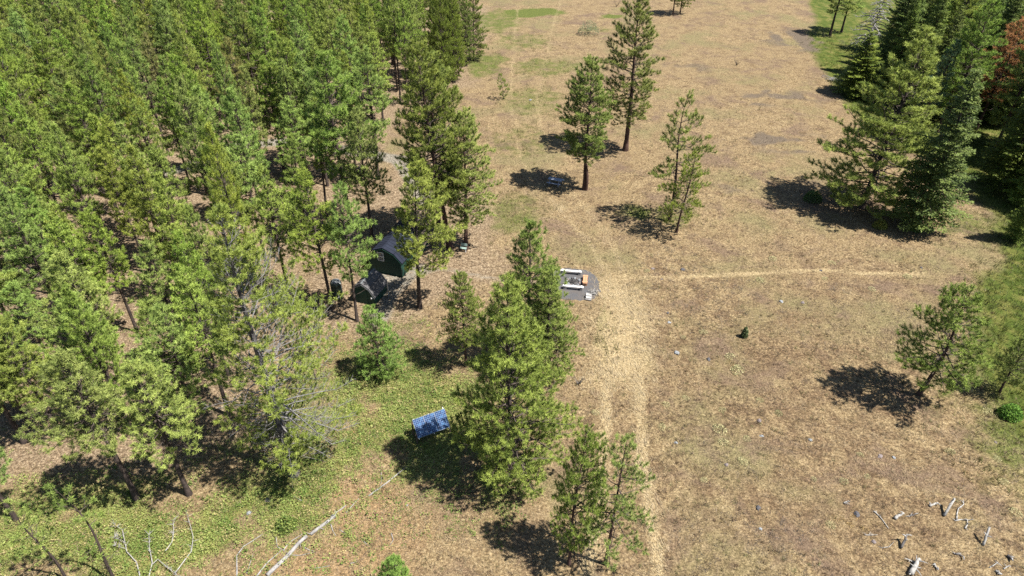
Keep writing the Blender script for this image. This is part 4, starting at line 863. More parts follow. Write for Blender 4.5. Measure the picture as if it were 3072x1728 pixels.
for (key, kind, x, y, h, w, lean) in TREES:
    nm, label, grp = HAND.get(key, ('pine_tree', None, None))
    cm = None
    if label is None:
        label, grp = 'forest pine with visible trunk beside a bare gap in the left stand', 'pines beside gaps in the left stand'
    if kind == 'tall':
        if key == 'cabin_pine': ms, H0 = CABINPINE, 16.0
        elif key == 'picnic': ms, H0 = TALL_TWIN, 16.0
        else: ms, H0 = TALL[ti % 4], 18.0; ti += 1
    elif kind == 'low': ms, H0 = LOW[li % 3], 16.0; li += 1
    elif key in ('pair_a', 'pair_b', 'front_b'): ms, H0 = AIRY[li % 2], 12.0; li += 1
    elif kind == 'open': ms, H0 = OPEN[ti % 3], 12.0; ti += 1
    elif kind == 'young': ms, H0 = YOUNG, 4.0
    elif kind == 'bushy': ms, H0 = BUSHY[ti % 2], 7.0
    elif kind == 'sparse': ms, H0 = SPARSE[ti % 2], 8.0; ti += 1
    elif kind == 'snag': ms, H0 = SNAG, 22.0
    elif kind == 'fir': ms, H0 = FIR[ti % 4], 18.0; ti += 1
    elif kind == 'dead': ms, H0 = DEAD[0], 11.0; s = 1
    elif kind == 'red': ms, H0, cm = TALL[1], 18.0, M_red
    elif key in ('tank_pine', 'shed_pine', 'behind_a', 'behind_b', 'behind_c'): ms, H0 = HIGH[li % 2], 14.0; li += 1
    else: ms, H0 = PINE[rt.randrange(8)], 14.0
    if key == 'bluish_pine': cm = M_needle_blue
    if key == 'slim': cm = M_needle_mid
    if key in ('right_pine', 'cabin_pine', 'grove_c'): cm = M_needle
    s = h / H0
    sw = max(s, 0.72) * w if kind in ('tall', 'open', 'low') else s * w
    plant_tree(nm, ms, label, CATS.get(nm, 'pine'), x, y, (sw, sw, s), 0.0 if key == 'cabin_pine' else rt.uniform(0, 6.28), grp, (math.atan2(lean, h), 0), cm)

def zone(x, y):
    if y > 118: z = 'far back of the forest'
    elif y > 92: z = 'behind the drive'
    elif y > 72: z = 'around the drive'
    elif y > 55: z = 'middle stand'
    else: z = 'near stand'
    if x > -16: s = 'next to the meadow'
    elif x > -32: s = 'in line with the cabin'
    elif x > -50: s = 'well left of the cabin'
    else: s = 'by the left border'
    return f'stand pine {s}, {z}', f'pines {s}, {z}'
for (x, y, h) in FOREST:
    ms = PINE[rt.randrange(8)]; w = rt.uniform(0.85, 1.2); cmx = None; q = rt.random()
    h *= rt.uniform(0.8, 1.1)
    lab, grp = zone(x, y)
    adj = 'tall ' if h > 16.6 else 'short ' if h < 13.4 else ''
    if q < 0.16: cmx = M_needle; adj += 'yellowish '
    elif q < 0.24: ms = HIGH[rt.randrange(2)]; adj += 'loose-crowned '
    elif q < 0.30: cmx = M_needle_deep; adj += 'dark green '
    elif q < 0.325: cmx = M_needle_brown; adj += 'fading '
    H0 = 14.0
    if x > -13.5 and y > 95: ms, H0, w, cmx = LOW[rt.randrange(3)], 16.0, 0.72, M_needle_deep
    s = h / H0
    sx = w * 0.96 * (14.0 / H0 if H0 > 14 else 1.0)
    plant_tree('pine_tree', ms, adj + lab, 'pine', x, y, (sx, sx, s), rt.uniform(0, 6.28), grp, (rt.gauss(0, 0.025), rt.gauss(0, 0.025)), cmx)
for (x, y, h, kind) in WOOD:
    z = 'at the upper border' if y > 122 else 'behind the dark leaning fir' if y > 100 else 'behind the large light-crowned pine' if y > 82 else 'on the green right bank'
    adj = 'tall ' if h > 19.8 else 'short ' if h < 17 else ''
    if kind == 'fir':
        s = h / 18.0; w = rt.uniform(0.9, 1.25); adj += 'broad ' if w > 1.1 else ''
        plant_tree('fir_tree', FIR[rt.randrange(4)], f'{adj}fir in the right wood, {z}', 'fir', x, y, (s * w, s * w, s), rt.uniform(0, 6.28), 'firs of the right wood')
    else:
        s = h / 18.0
        plant_tree('pine_tree', TALL[rt.randrange(4)], f'{adj}pine among the firs of the right wood, {z}', 'pine', x, y, (s, s, s), rt.uniform(0, 6.28), 'pines of the right wood', crown_mat=M_needle_far)

# bare snags standing in the right wood
plant_tree('dead_tree', DEAD[1], 'slim pale snag with bare twigs among the right wood firs', 'dead tree', 76.0, 92.0, (1.25, 1.25, 1.35), 0.6)
plant_tree('dead_tree', DEAD[1], 'tall grey leafless snag at the top of the right wood', 'dead tree', 88.0, 118.0, (2.0, 2.0, 1.55), 2.0)

# ------------------------------------------------------------------ buildings
M_green = simple('dark_green_siding', (0.006, 0.036, 0.026), 0.6, 0.2, 2.0, 0.3)
M_green2 = simple('green_trim', (0.007, 0.042, 0.03), 0.55, 0.2, 2.0, 0.3)
M_roof = simple('dark_metal_roof', (0.016, 0.019, 0.03), 0.8, 0.25, 1.5, 0.08)
M_shingle = simple('grey_shingle', (0.085, 0.082, 0.083), 0.9, 0.35, 9.0, 0.15, bump=0.5)
M_white = simple('white_paint', (0.72, 0.71, 0.68), 0.5, 0.1, 3.0)
M_glass = simple('window_glass', (0.02, 0.025, 0.03), 0.08, 0.1, 1.0, 0.6)
M_tank = simple('dark_green_plastic', (0.018, 0.032, 0.026), 0.45, 0.2, 1.0, 0.4)
M_lid = simple('grey_plastic_lid', (0.12, 0.13, 0.135), 0.5, 0.2, 2.0, 0.3)
M_steel = simple('galvanised_steel', (0.55, 0.56, 0.57), 0.4, 0.15, 4.0, 0.5, 0.7)
M_plank = simple('pale_plank', (0.42, 0.41, 0.39), 0.8, 0.25, 4.0, 0.2, bump=0.2)
M_orange = simple('orange_plank', (0.38, 0.20, 0.11), 0.75, 0.25, 4.0, 0.2, bump=0.2)
M_table = simple('weathered_plank', (0.22, 0.24, 0.28), 0.8, 0.3, 4.0, 0.2, bump=0.2)
M_brownboard = simple('brown_board', (0.16, 0.085, 0.055), 0.8, 0.3, 4.0, 0.2)
M_post = simple('treated_post', (0.085, 0.06, 0.045), 0.85, 0.35, 4.0, 0.2, bump=0.3)
M_seat = simple('green_grey_plank', (0.2, 0.27, 0.24), 0.7, 0.25, 4.0, 0.2)
M_stone = [simple('dark_stone', (0.07, 0.068, 0.072), 0.9, 0.5, 5.0, 0.2, bump=0.6), simple('pale_lichen_stone', (0.19, 0.2, 0.205), 0.9, 0.35, 6.0, 0.2, bump=0.6), simple('brown_stone', (0.15, 0.125, 0.12), 0.9, 0.45, 5.0, 0.2, bump=0.6)]
M_ash = simple('ash', (0.05, 0.047, 0.045), 0.95, 0.5, 9.0, 0.1)
M_flower = bladecol('flower_heads', 0.2)

def barn(name, label, a, b, length, wall, knee_in, knee_z, peak_z, sidem, roofm, over, trim):
    """gambrel-roofed building: front wall runs a..b on the ground, body goes back"""
    a = Vector((*a, 0)); b = Vector((*b, 0)); u = b - a; w = u.length; rz = math.atan2(u.y, u.x)
    z0 = gz((a.x + b.x) / 2, (a.y + b.y) / 2) - 0.05
    o = thing(name, label, 'cabin' if name == 'cabin' else 'shed', (a.x, a.y, z0), rz)
    prof = [(0, 0), (w, 0), (w, wall), (w - knee_in, knee_z), (w / 2, peak_z), (knee_in, knee_z), (0, wall)]
    for nm, y0, y1 in (('front_wall', 0, 0.1), ('back_wall', length - 0.1, length)):
        V = [(x, y0, z) for x, z in prof] + [(x, y1, z) for x, z in prof]; n = len(prof)
        F = [tuple(range(n)), tuple(range(2 * n - 1, n - 1, -1))] + [(i, i + n, (i + 1) % n + n, (i + 1) % n) for i in range(n)]
        MB().add(V, F).build(nm, sidem, o)
    for x in (0.05, w - 0.05):
        MB().box((x, length / 2, wall / 2), (0.1, length - 0.2, wall - 0.01)).build('side_wall', sidem, o)
    t = 0.07; y0, y1 = -over, length + over
    ex = 0.16; slope = (knee_z - wall) / knee_in
    L = [(-ex, wall - ex * slope * 0.9), (knee_in, knee_z), (w / 2, peak_z), (w - knee_in, knee_z), (w + ex, wall - ex * slope * 0.9)]
    for i, nm in enumerate(('lower_roof', 'upper_roof', 'upper_roof', 'lower_roof')):
        (xa, za), (xb, zb) = L[i], L[i + 1]
        za += 0.08; zb += 0.08
        r_ = MB().slab((xa, y0, za), (xb, y0, zb), (xb, y1, zb), (xa, y1, za), -t).build(nm, roofm, o)
        if roofm is M_roof:
            ln = math.hypot(xb - xa, zb - za); n = max(2, int(length / 0.45)); mb = MB()
            nx, nz = -(zb - za) / ln, (xb - xa) / ln
            if nz < 0: nx, nz = -nx, -nz
            for k in range(n + 1):
                y = y0 + 0.03 + (y1 - y0 - 0.06) * k / n
                mb.slab((xa + nx * .1, y - .015, za + nz * .1), (xb + nx * .1, y - .015, zb + nz * .1), (xb + nx * .1, y + .015, zb + nz * .1), (xa + nx * .1, y + .015, za + nz * .1), 0.03)
            mb.build('seams', roofm, r_)
    # gable trim boards along the front rake
    for i in range(4):
        (xa, za), (xb, zb) = L[i], L[i + 1]
        MB().slab((xa, y0 - 0.025, za + 0.05), (xb, y0 - 0.025, zb + 0.05), (xb, y0 - 0.025, zb - 0.07), (xa, y0 - 0.025, za - 0.07), 0.025).build('rake_trim', trim, o)
    MB().box((w / 2, length / 2, peak_z + 0.155), (0.16, y1 - y0, 0.03)).build('ridge_cap', M_lid if roofm is M_shingle else M_roof, o)
    return o, w

cabin, cw = barn('cabin', 'dark green barn-roofed cabin half hidden by a pine', CABIN[0], CABIN[1], 6.3, 1.9, 0.7, 2.7, 3.2, M_green, M_roof, 0.12, M_green2)
win = link('window', None, cabin, (1.55, -0.02, 2.2))
MB().box((0, -0.012, 0), (0.62, 0.03, 0.92)).build('glass', M_glass, win)
fr = MB()
for x in (-0.33, 0.33): fr.box((x, -0.02, 0), (0.07, 0.06, 1.04))
for z in (-0.485, 0.0, 0.485): fr.box((0, -0.02, z), (0.59, 0.06, 0.07))
fr.build('frame', M_white, win)
mu = MB()
for x in (-0.1, 0.1): mu.box((x, -0.032, 0.24), (0.018, 0.02, 0.40)); 
for x in (-0.1, 0.1): mu.box((x, -0.032, -0.24), (0.018, 0.02, 0.40))
for z in (0.24, -0.24): mu.box((0, -0.030, z), (0.58, 0.018, 0.018))
mu.build('muntins', M_white, win)
MB().tube([(cw - 0.75, 2.2, 2.7), (cw - 0.75, 2.2, 3.6)], 0.09, 10).tube([(cw - 0.75, 2.2, 3.6), (cw - 0.75, 2.2, 3.7)], [0.15, 0.12], 10).build('stove_pipe', M_steel, cabin)
for x in (0.06, cw - 0.06):
    MB().box((x, -0.015, 0.97), (0.12, 0.03, 1.9)).build('corner_trim', M_green2, cabin)
for z in (0.08,):
    MB().box((cw / 2, -0.02, z), (cw - 0.26, 0.035, 0.14)).build('skirt_board', M_green2, cabin)
MB().box((cw + 0.02, 1.6, 1.0), (0.05, 0.95, 1.9)).build('door', M_green2, cabin)

shed, sw_ = barn('garden_shed', 'small green shed with grey shingle roof in front of the cabin', SHED[0], SHED[1], 2.55, 1.2, 0.42, 1.9, 2.35, M_green, M_shingle, 0.1, M_lid)
MB().tube([(sw_ - 0.22, -0.03, 0.95), (sw_ - 0.22, -0.16, 0.95)], [0.09, 0.08], 10).build('wall_lamp', M_white, shed)
MB().box((sw_ / 2, -0.015, 0.85), (0.9, 0.03, 1.6)).build('door', M_green2, shed)

tk = thing('water_tank', 'tall dark green cylindrical water tank beside the small shed', 'tank', (TANK[0], TANK[1], gz(*TANK) - 0.03))
zs = [0, 0.05, 0.4, 0.45, 0.5, 0.9, 0.95, 1.0, 1.4, 1.45, 1.5, 1.85, 1.98]
rs = [0.52, 0.55, 0.55, 0.525, 0.55, 0.55, 0.525, 0.55, 0.55, 0.525, 0.55, 0.55, 0.46]
MB().tube([(0, 0, z) for z in zs], rs, 24).build('tank_body', M_tank, tk, smooth=True)
MB().tube([(0, 0, 1.97), (0, 0, 2.04), (0, 0, 2.1)], [0.47, 0.44, 0.2], 20).build('lid', M_lid, tk, smooth=True)
MB().tube([(0.42, -0.2, 2.0), (0.58, -0.25, 1.9), (0.6, -0.25, 0.3)], 0.03, 6).build('pipe', M_steel, tk)

pl_x, pl_y = -12.35, 54.9
po = thing('metal_pole', 'thin pale pole standing between the shed and the gravel apron', 'pole', (pl_x, pl_y, gz(pl_x, pl_y)))
MB().tube([(0, 0, -0.2), (0, 0, 2.1)], 0.035, 8).build('shaft', M_steel, po)
MB().tube([(0, 0, 2.1), (0, 0, 2.16)], [0.06, 0.03], 8).build('cap', M_white, po)

bx_, by_ = -15.55, 60.2
lb = thing('leaning_board', 'brown board leaning on the left side of the cabin', 'board', (bx_, by_, gz(bx_, by_)), math.atan2(CABIN[1][1] - CABIN[0][1], CABIN[1][0] - CABIN[0][0]))
MB().slab((-0.25, -0.6, 0.02), (0.45, -0.6, 1.3), (0.45, 1.2, 1.3), (-0.25, 1.2, 0.02), 0.04).build('panel', M_brownboard, lb)

# ------------------------------------------------------------------ solar array
M_pframe = simple('panel_frame', (0.16, 0.18, 0.21), 0.5, 0.15, 3.0, 0.3)
def solar():
    bl = Vector((*SOLAR['bl'], 0)); br = Vector((*SOLAR['br'], 0)); tl = Vector((*SOLAR['tl'], 0)); tr_ = Vector((*SOLAR['tr'], 0))
    mid = (bl + br + tl + tr_) / 4
    u = ((br - bl) + (tr_ - tl)).normalized(); rz = math.atan2(u.y, u.x)
    g = gz(mid.x, mid.y)
    o = thing('solar_array', 'tilted blue solar panel array on wooden posts in the grass', 'solar panel', (mid.x, mid.y, g), rz)
    W_, D, z0, z1 = 2.68, 1.06, 0.78, 1.85
    m, nt, out = mat('solar_cells')
    p = node(nt, 'ShaderNodeBsdfPrincipled'); p.inputs['Roughness'].default_value = 0.22; p.inputs['Specular IOR Level'].default_value = 0.6
    tc = node(nt, 'ShaderNodeTexCoord'); mp = node(nt, 'ShaderNodeMapping'); mp.inputs['Scale'].default_value = (6, 10, 1)
    nt.links.new(tc.outputs['UV'], mp.inputs[0])
    sx = node(nt, 'ShaderNodeSeparateXYZ'); nt.links.new(mp.outputs[0], sx.inputs[0])
    def line(v):
        f = math_(nt, 'FRACT', v); d = math_(nt, 'ABSOLUTE', math_(nt, 'SUBTRACT', f, 0.5)); return math_(nt, 'GREATER_THAN', d, 0.46)
    ln = math_(nt, 'MAXIMUM', line(sx.outputs[0]), line(sx.outputs[1]))
    wn_ = node(nt, 'ShaderNodeTexWhiteNoise', noise_dimensions='2D')
    fl = node(nt, 'ShaderNodeVectorMath', operation='FLOOR'); nt.links.new(mp.outputs[0], fl.inputs[0]); nt.links.new(fl.outputs[0], wn_.inputs['Vector'])
    cell = ramp(nt, wn_.outputs[0], [(0.0, (0.008, 0.018, 0.06)), (0.6, (0.015, 0.04, 0.11)), (1.0, (0.03, 0.09, 0.19))])
    nt.links.new(mixc(nt, ln, cell, (0.20, 0.29, 0.42)), p.inputs['Base Color'])
    nt.links.new(p.outputs[0], out.inputs[0])
    def P(s, t, off=0.0):   # s along width, t up the slope
        n = Vector((0, -(z1 - z0), D)).normalized() * -1
        v = Vector((s, -D / 2 + D * t, z0 + (z1 - z0) * t)); nn = Vector((0, -(z1 - z0), D)).normalized()
        return v + nn * off
    pw = W_ / 3
    for k in range(3):
        s0, s1 = -W_ / 2 + k * pw + 0.004, -W_ / 2 + (k + 1) * pw - 0.004
        fr_ = MB()
        e = 0.018
        for (a, b, c, d) in ((s0, s1, 0, e / 1.5), (s0, s1, 1 - e / 1.5, 1)):
            fr_.slab(P(a, c, .035), P(b, c, .035), P(b, d, .035), P(a, d, .035), 0.04)
        for (a, b) in ((s0, s0 + e), (s1 - e, s1)):
            fr_.slab(P(a, 0.02, .034), P(b, 0.02, .034), P(b, 0.98, .034), P(a, 0.98, .034), 0.04)
        me = bpy.data.meshes.new('panel')
        me.from_pydata([P(s0 + e, .02, .028), P(s1 - e, .02, .028), P(s1 - e, .98, .028), P(s0 + e, .98, .028), P(s0 + e, .02, .0), P(s1 - e, .02, .0), P(s1 - e, .98, .0), P(s0 + e, .98, .0)], [],
                       [(0, 1, 2, 3), (7, 6, 5, 4), (0, 4, 5, 1), (1, 5, 6, 2), (2, 6, 7, 3), (3, 7, 4, 0)])
        uv = me.uv_layers.new(name='UVMap')
        for i, c in enumerate([(0, 0), (1, 0), (1, 1), (0, 1)]): uv.data[i].uv = c
        me.materials.append(m); me.update()
        pn = link('panel', me, o)
        fr_.build('frame', M_pframe, pn)
    for t in (0.2, 0.8):
        a, b = P(-W_ / 2 - 0.12, t, -0.05), P(W_ / 2 + 0.12, t, -0.05)
        MB().box((a + b) / 2, ((b - a).length, 0.09, 0.09)).build('crossbeam', M_post, o)
    for s in (-W_ / 2 - 0.04, W_ / 2 + 0.04):
        for t in (0.12, 0.9):
            q = P(s, t, -0.1)
            MB().box((q.x, q.y, (q.z - 0.2) / 2), (0.1, 0.1, q.z + 0.2)).build('post', M_post, o)
    for s in (-W_ / 2 + 0.1, 0.0, W_ / 2 - 0.1):
        a, b = P(s, -0.06, -0.02), P(s, 1.1 if s > 1 else 1.02, -0.02)
        MB().tube([a, b], 0.028, 6).build('rail', M_white, o)
solar()

# ------------------------------------------------------------------ fire ring and benches
def bench(a, b, label, mplank, mleg, group, wd=0.3, hgt=0.42, split=False):
    a = Vector((*a, 0)); b = Vector((*b, 0)); c = (a + b) / 2; L = (b - a).length
    o = thing('plank_bench', label, 'bench', (c.x, c.y, gz(c.x, c.y) + 0.035), math.atan2(b.y - a.y, b.x - a.x), group)
    n = 2
    for k in range(n):
        MB().box((0, (k - 0.5) * (wd / n + 0.012), hgt - 0.025), (L, wd / n, 0.05)).build('seat_plank', mplank, o, bevel=0.008)
    for s in (-1, 1):
        MB().box((s * (L / 2 - 0.22), 0, (hgt - 0.05) / 2 - 0.03), (0.3, wd * 1.15, hgt + 0.01)).build('support_block', mleg, o, bevel=0.015)
        MB().box((s * (L / 2 - 0.22), 0, hgt + 0.012), (0.2, wd * 1.3, 0.045)).build('cleat', mplank, o, bevel=0.008)
    return o
bench(*BENCHES[0], 'long pale plank bench on the far side of the fire ring', M_plank, M_greywood, 'benches round the fire ring')
bench(*BENCHES[1], 'long pale plank bench on the near side of the fire ring', M_plank, M_greywood, 'benches round the fire ring')
bench(*BENCHES[2], 'short orange-brown bench at the right end of the fire ring', M_orange, M_orange, 'benches round the fire ring', 0.42, 0.4)

def rock_mesh(seed, s, m, flat=0.6):
    bm = bmesh.new(); bmesh.ops.create_icosphere(bm, subdivisions=2, radius=1.0)
    r = random.Random(seed); o = Vector((r.uniform(0, 50), r.uniform(0, 50), r.uniform(0, 50)))
    from mathutils import noise as mn
    for v in bm.verts:
        k = 1 + 0.55 * mn.noise(v.co * 1.3 + o) + 0.2 * mn.noise(v.co * 3.1 + o)
        v.co = Vector((v.co.x * k * s, v.co.y * k * s * 0.8, v.co.z * k * s * flat))
    me = bpy.data.meshes.new('rock'); bm.to_mesh(me); bm.free(); me.materials.append(m); return me

rg = thing('fire_ring', 'ring of stones round dark ash between the plank benches', 'fire pit', (RING[0], RING[1], gz(*RING) + 0.045))
MB().tube([(0, 0, 0), (0, 0, 0.03), (0, 0, 0.05)], [0.55, 0.52, 0.1], 20).build('ash_bed', M_ash, rg, smooth=True)
stones = [rock_mesh(900 + i, 0.13, M_stone[(0, 1, 2, 1)[i]], 0.8) for i in range(4)]
for k in range(15):
    a = 2 * math.pi * k / 15
    link('stone', stones[k % 4], rg, (0.66 * math.cos(a), 0.66 * math.sin(a), 0.07), (0, 0, k * 1.7), [1 + 0.25 * math.sin(k * 2.3)] * 3)
for k in range(4):
    a = k * 1.5 + 0.3
    MB().tube([(0.4 * math.cos(a), 0.4 * math.sin(a), 0.06), (-0.3 * math.cos(a + .2), -0.3 * math.sin(a + .2), 0.2)], 0.045, 6).build('charred_log', M_ash, rg)

wp = thing('firewood_stack', 'small stack of split pale firewood at the edge of the gravel pad', 'firewood', (WOODPILE[0], WOODPILE[1], gz(*WOODPILE) + 0.03), -0.15)
R_ = random.Random(8)
for row, (n, z) in enumerate(((5, 0.07), (4, 0.2), (2, 0.33))):
    for k in range(n):
        y = (k - (n - 1) / 2) * 0.2 + R_.uniform(-.03, .03); L = 0.55 + R_.uniform(-.06, .06); an = R_.uniform(-.14, .14)
        MB().tube([(-L / 2, y - an * .3, z), (L / 2, y + an * .3, z + R_.uniform(-.02, .02))], [0.085, 0.08], 6, jit=0.2, seed=k + row * 7).build('split_log', M_plank if (k + row) % 3 else M_greywood, wp)
kd = thing('kindling_pile', 'loose heap of pale kindling sticks beside the firewood stack', 'kindling', (KINDLING[0], KINDLING[1], gz(*KINDLING) + 0.03))
for k in range(26):
    a = R_.uniform(0, 6.28); L = R_.uniform(0.25, 0.6); c = (R_.gauss(0, .24), R_.gauss(0, .22), 0.05 + R_.uniform(0, .2)); t = R_.uniform(-.25, .25)
    d = Vector((math.cos(a), math.sin(a), t)) * L / 2
    MB().tube([Vector(c) - d, Vector(c) + d], [0.025, 0.018], 5).build('stick', M_whitewood if k % 3 else M_greywood, kd)

# ------------------------------------------------------------------ picnic table
def picnic():
    a = Vector((*PICNIC[0], 0)); b = Vector((*PICNIC[1], 0)); u = (b - a).normalized(); nrm = Vector((-u.y, u.x, 0))
    c = (a + b) / 2 + nrm * 0.55
    o = thing('picnic_table', 'grey-blue wooden picnic table in the shade of the forked pine', 'picnic table', (c.x, c.y, gz(c.x, c.y)), math.atan2(u.y, u.x))
    L = 1.85
    for k in range(5): MB().box((0, (k - 2) * 0.15, 0.735), (L, 0.14, 0.04)).build('top_plank', M_table, o, bevel=0.006)
    for s in (-1, 1):
        for k in range(2): MB().box((0, s * (0.62 + k * 0.14), 0.43), (L, 0.13, 0.04)).build('seat_plank', M_table, o, bevel=0.006)
    for x in (-0.62, 0.62):
        for s in (-1, 1):
            MB().tube([(x + 0.05 * s, s * 0.62, -0.05), (x + 0.05 * s, s * 0.2, 0.71)], 0.05, 4).build('leg', M_table, o)
        MB().box((x, 0, 0.385), (0.045, 1.5, 0.09)).build('seat_beam', M_table, o)
        MB().box((x, 0, 0.675), (0.046, 0.7, 0.08)).build('top_beam', M_table, o)
    return o
picnic()

st = thing('plank_stand', 'small green-grey plank seat with a white leg at a pine foot', 'seat', (STAND[0], STAND[1], gz(*STAND)), -0.3)
for k, (y, z) in enumerate(((-0.16, 0.45), (0.02, 0.46))): MB().box((0, y, z), (0.75, 0.16, 0.04)).build('seat_plank', M_seat, st, bevel=0.006)
MB().box((0, 0.2, 0.75), (0.75, 0.035, 0.3), rx=-0.2).build('backrest', M_seat, st, bevel=0.006)
for x in (-0.3, 0.3):
    for y in (-0.18, 0.14): MB().box((x, y, 0.2), (0.06, 0.06, 0.46)).build('leg', M_white if (x > 0 and y < 0) else M_post, st)

# ------------------------------------------------------------------ fallen wood
def wood_tube(pts, ra, rb, lift, seed, up=0.0, n=7):
    P = [Vector((x, y, gz(x, y))) for x, y in pts]; k = len(P)
    c = P[0].copy(); out = []
    for i, p in enumerate(P):
        f = i / (k - 1); rr = ra + (rb - ra) * f
        out.append(p - c + Vector((0, 0, lift + rr * 0.7 + up * f)))
    # refine for a natural curve
    pts2 = []; R = random.Random(seed)
    for i in range(k - 1):
        for t in (0, 0.33, 0.66): 
            q = out[i].lerp(out[i + 1], t); j = 0 if t == 0 else ra * 0.25
            pts2.append(q + Vector((R.uniform(-j, j), R.uniform(-j, j), R.uniform(-j, j) * .5)))
    pts2.append(out[-1]); m = len(pts2)
    rad = [ra + (rb - ra) * i / (m - 1) for i in range(m)]
    mb = MB().tube(pts2, rad, n, jit=0.12, seed=seed)
    return c, mb, pts2, rad
LOGL = ['thick lower length of the pale fallen log in the bottom green', 'second thick length of the broken fallen log', 'short splinter beside the middle of the fallen log',
        'thin short piece past the middle of the fallen log', 'slender far tip of the fallen log near the solar array']
for i, (pts, ra, rb) in enumerate(LOGS):
    c, mb, p2, rad = wood_tube(pts, ra, rb, 0.0, i)
    o = thing('fallen_log', LOGL[i], 'log', c, 0, 'pieces of the broken fallen log')
    mb.build('stem', M_greywood, o, smooth=True)
    if ra > 0.1:
        R = random.Random(i + 40)
        for k in range(5):
            b = p2[R.randrange(len(p2))]; d = Vector((R.uniform(-1, 1), R.uniform(-1, 1), R.uniform(0.1, 0.5))).normalized() * R.uniform(0.25, 0.6)
            MB().tube([b, b + d * .5, b + d], [0.035, 0.025, 0.01], 5).build('branch_stub', M_greywood, o)
for i, (pts, ra) in enumerate(STICKS):
    c, mb, p2, rad = wood_tube(pts, ra, ra * 0.4, 0.03, 60 + i, n=5)
    o = tag(mb.build('cut_branch', M_greywood, None, True, loc=c), 'dead branch lying in the slash round the fallen log', 'branch', 'dead branches round the fallen log')
DL = ['long crooked bleached limb, leftmost of the dead limbs at bottom left', 'forked bleached limb at the bottom of the green cover', 'short bowed bleached limb above the forked one', 'tall bowed bleached limb right of the forked one']
for i, grp in enumerate(DEADLIMBS):
    base = grp[0][0][0]
    o = thing('dead_limb', DL[i], 'branch', (base[0], base[1], gz(*base)), 0, 'bleached dead limbs at bottom left')
    for k, (pts, ra) in enumerate(grp):
        c, mb, p2, rad = wood_tube(pts, ra * 0.7, ra * 0.25, 0.12, 90 + i * 5 + k, 0.25, 6)
        off = c - Vector((base[0], base[1], gz(*base)))
        mb.build('limb', M_whitewood, o, True, loc=off)
        R = random.Random(i * 9 + k)
        for q in range(14):
            j = R.randrange(len(p2) // 2, len(p2)); d = Vector((R.uniform(-1, 1), R.uniform(-.4, 1), R.uniform(0, .6))).normalized() * R.uniform(.2, .5)
            MB().tube([p2[j], p2[j] + d * .5 + Vector((0, 0, .03)), p2[j] + d], [0.016, 0.012, 0.005], 4).build('twig', M_greywood, o, loc=off)
DRL = ['upright pale log stump leaning with a long dark shadow, lower right', 'crooked forked bleached branch right of the leaning stump', 'bleached branch lying across below the forked one', 'curved bleached branch end below the forked one',
       'broken white wood chunk left of the leaning stump', 'flat split white log above left of the leaning stump', 'upright thin grey stump near the right border', 'big bleached root stump at the bottom border',
       'bleached limb reaching left from the big root stump', 'small dark-edged driftwood piece left of the thin stump', 'short dark upright stump above the big root stump', 'pale wood sliver right of the big root stump',
       'pale stick in the lowest right corner, left of two', 'pale stick in the lowest right corner, right of two', 'thin long fallen stem above the dark stump', 'pale forked twig left of the dark stump',
       'brown broken branch between the chunk and the leaning stump', 'dark squat stump near the lower right corner', 'small lone white wood chip in the dry grass', 'straight white stick lying in the dry grass', 'pale knotted wood at the lowest right border']
for i, (pts, ra, up) in enumerate(DRIFT):
    c, mb, p2, rad = wood_tube(pts, ra * 0.75, ra * (0.6 if up > 0.5 else 0.35), 0.0, 130 + i, up)
    dark = i in (9, 10, 16, 17)
    o = thing('stump' if i in (0, 6, 7, 10, 17) else 'driftwood', DRL[i], 'stump' if i in (0, 6, 7, 10, 17) else 'dead wood', c, 0, 'dead wood at the lower right')
    mb.build('stem', M_greybark if dark else M_whitewood, o, True)
    R = random.Random(i + 300)
    for q in range(6 if i == 7 else 3):
        b = p2[R.randrange(len(p2))]; ln = (0.7 if i == 7 else 0.3) * R.uniform(.5, 1.2)
        d = Vector((R.uniform(-1, 1), R.uniform(-1, 1), R.uniform(.0, .5))).normalized() * ln
        r0 = min(0.06, ra * 0.5)
        MB().tube([b, b + d * .5 + Vector((0, 0, .04)), b + d], [r0, r0 * .7, r0 * .2], 5).build('splinter', M_whitewood if q % 3 else M_greywood, o)

# grey brush heaps at the foot of the dark fir, upper right
for (x, y, s, lab) in ((56.5, 119.0, 1.0, 'heap of grey brush on the green strip, farther one'), (60.5, 112.0, 1.2, 'heap of grey brush below the dark leaning fir')):
    o = thing('brush_heap', lab, 'brush', (x, y, gz(x, y)))
    for k in range(30):
        a = R_.uniform(0, 6.28); L = R_.uniform(0.8, 2.0) * s; p = Vector((R_.gauss(0, .9), R_.gauss(0, .6), R_.uniform(.05, .5)))
        d = Vector((math.cos(a), math.sin(a), R_.uniform(-.1, .4))) * L / 2
        MB().tube([p - d, p + Vector((0, 0, .08)), p + d], [0.04, 0.03, 0.01], 4).build('stick', M_greywood, o)

# ------------------------------------------------------------------ rocks, flower clumps, shrubs
RC = ['dark', 'pale', 'brown']
rock_lab = {0: 'dark boulder in the meadow just above the footpath', 1: 'pale rock in the far grass by the forest edge', 2: 'pale bluish rock below the footpath, right meadow', 3: 'brown rock just right of the pale bluish one',
            8: 'dark boulder among the dead wood at lower right', 9: 'brown stone in the green cover below the half-dead pine', 10: 'pale stone in the green cover at the bottom', 24: 'small stone in the litter below the cabin pine', 25: 'small pale stone on the bare patch by the fallen log'}
for i, (x, y, s, k) in enumerate(ROCKS):
    lab = rock_lab.get(i, f'small {RC[k]} stone half sunk in the dry meadow grass')
    grp = None if i in rock_lab else f'{RC[k]} stones in the dry grass'
    o = tag(link('rock', rock_mesh(700 + i, s * 0.58, M_stone[k]), None, (x, y, gz(x, y) + s * 0.03), (0, 0, i * 1.3)), lab, 'rock', grp)

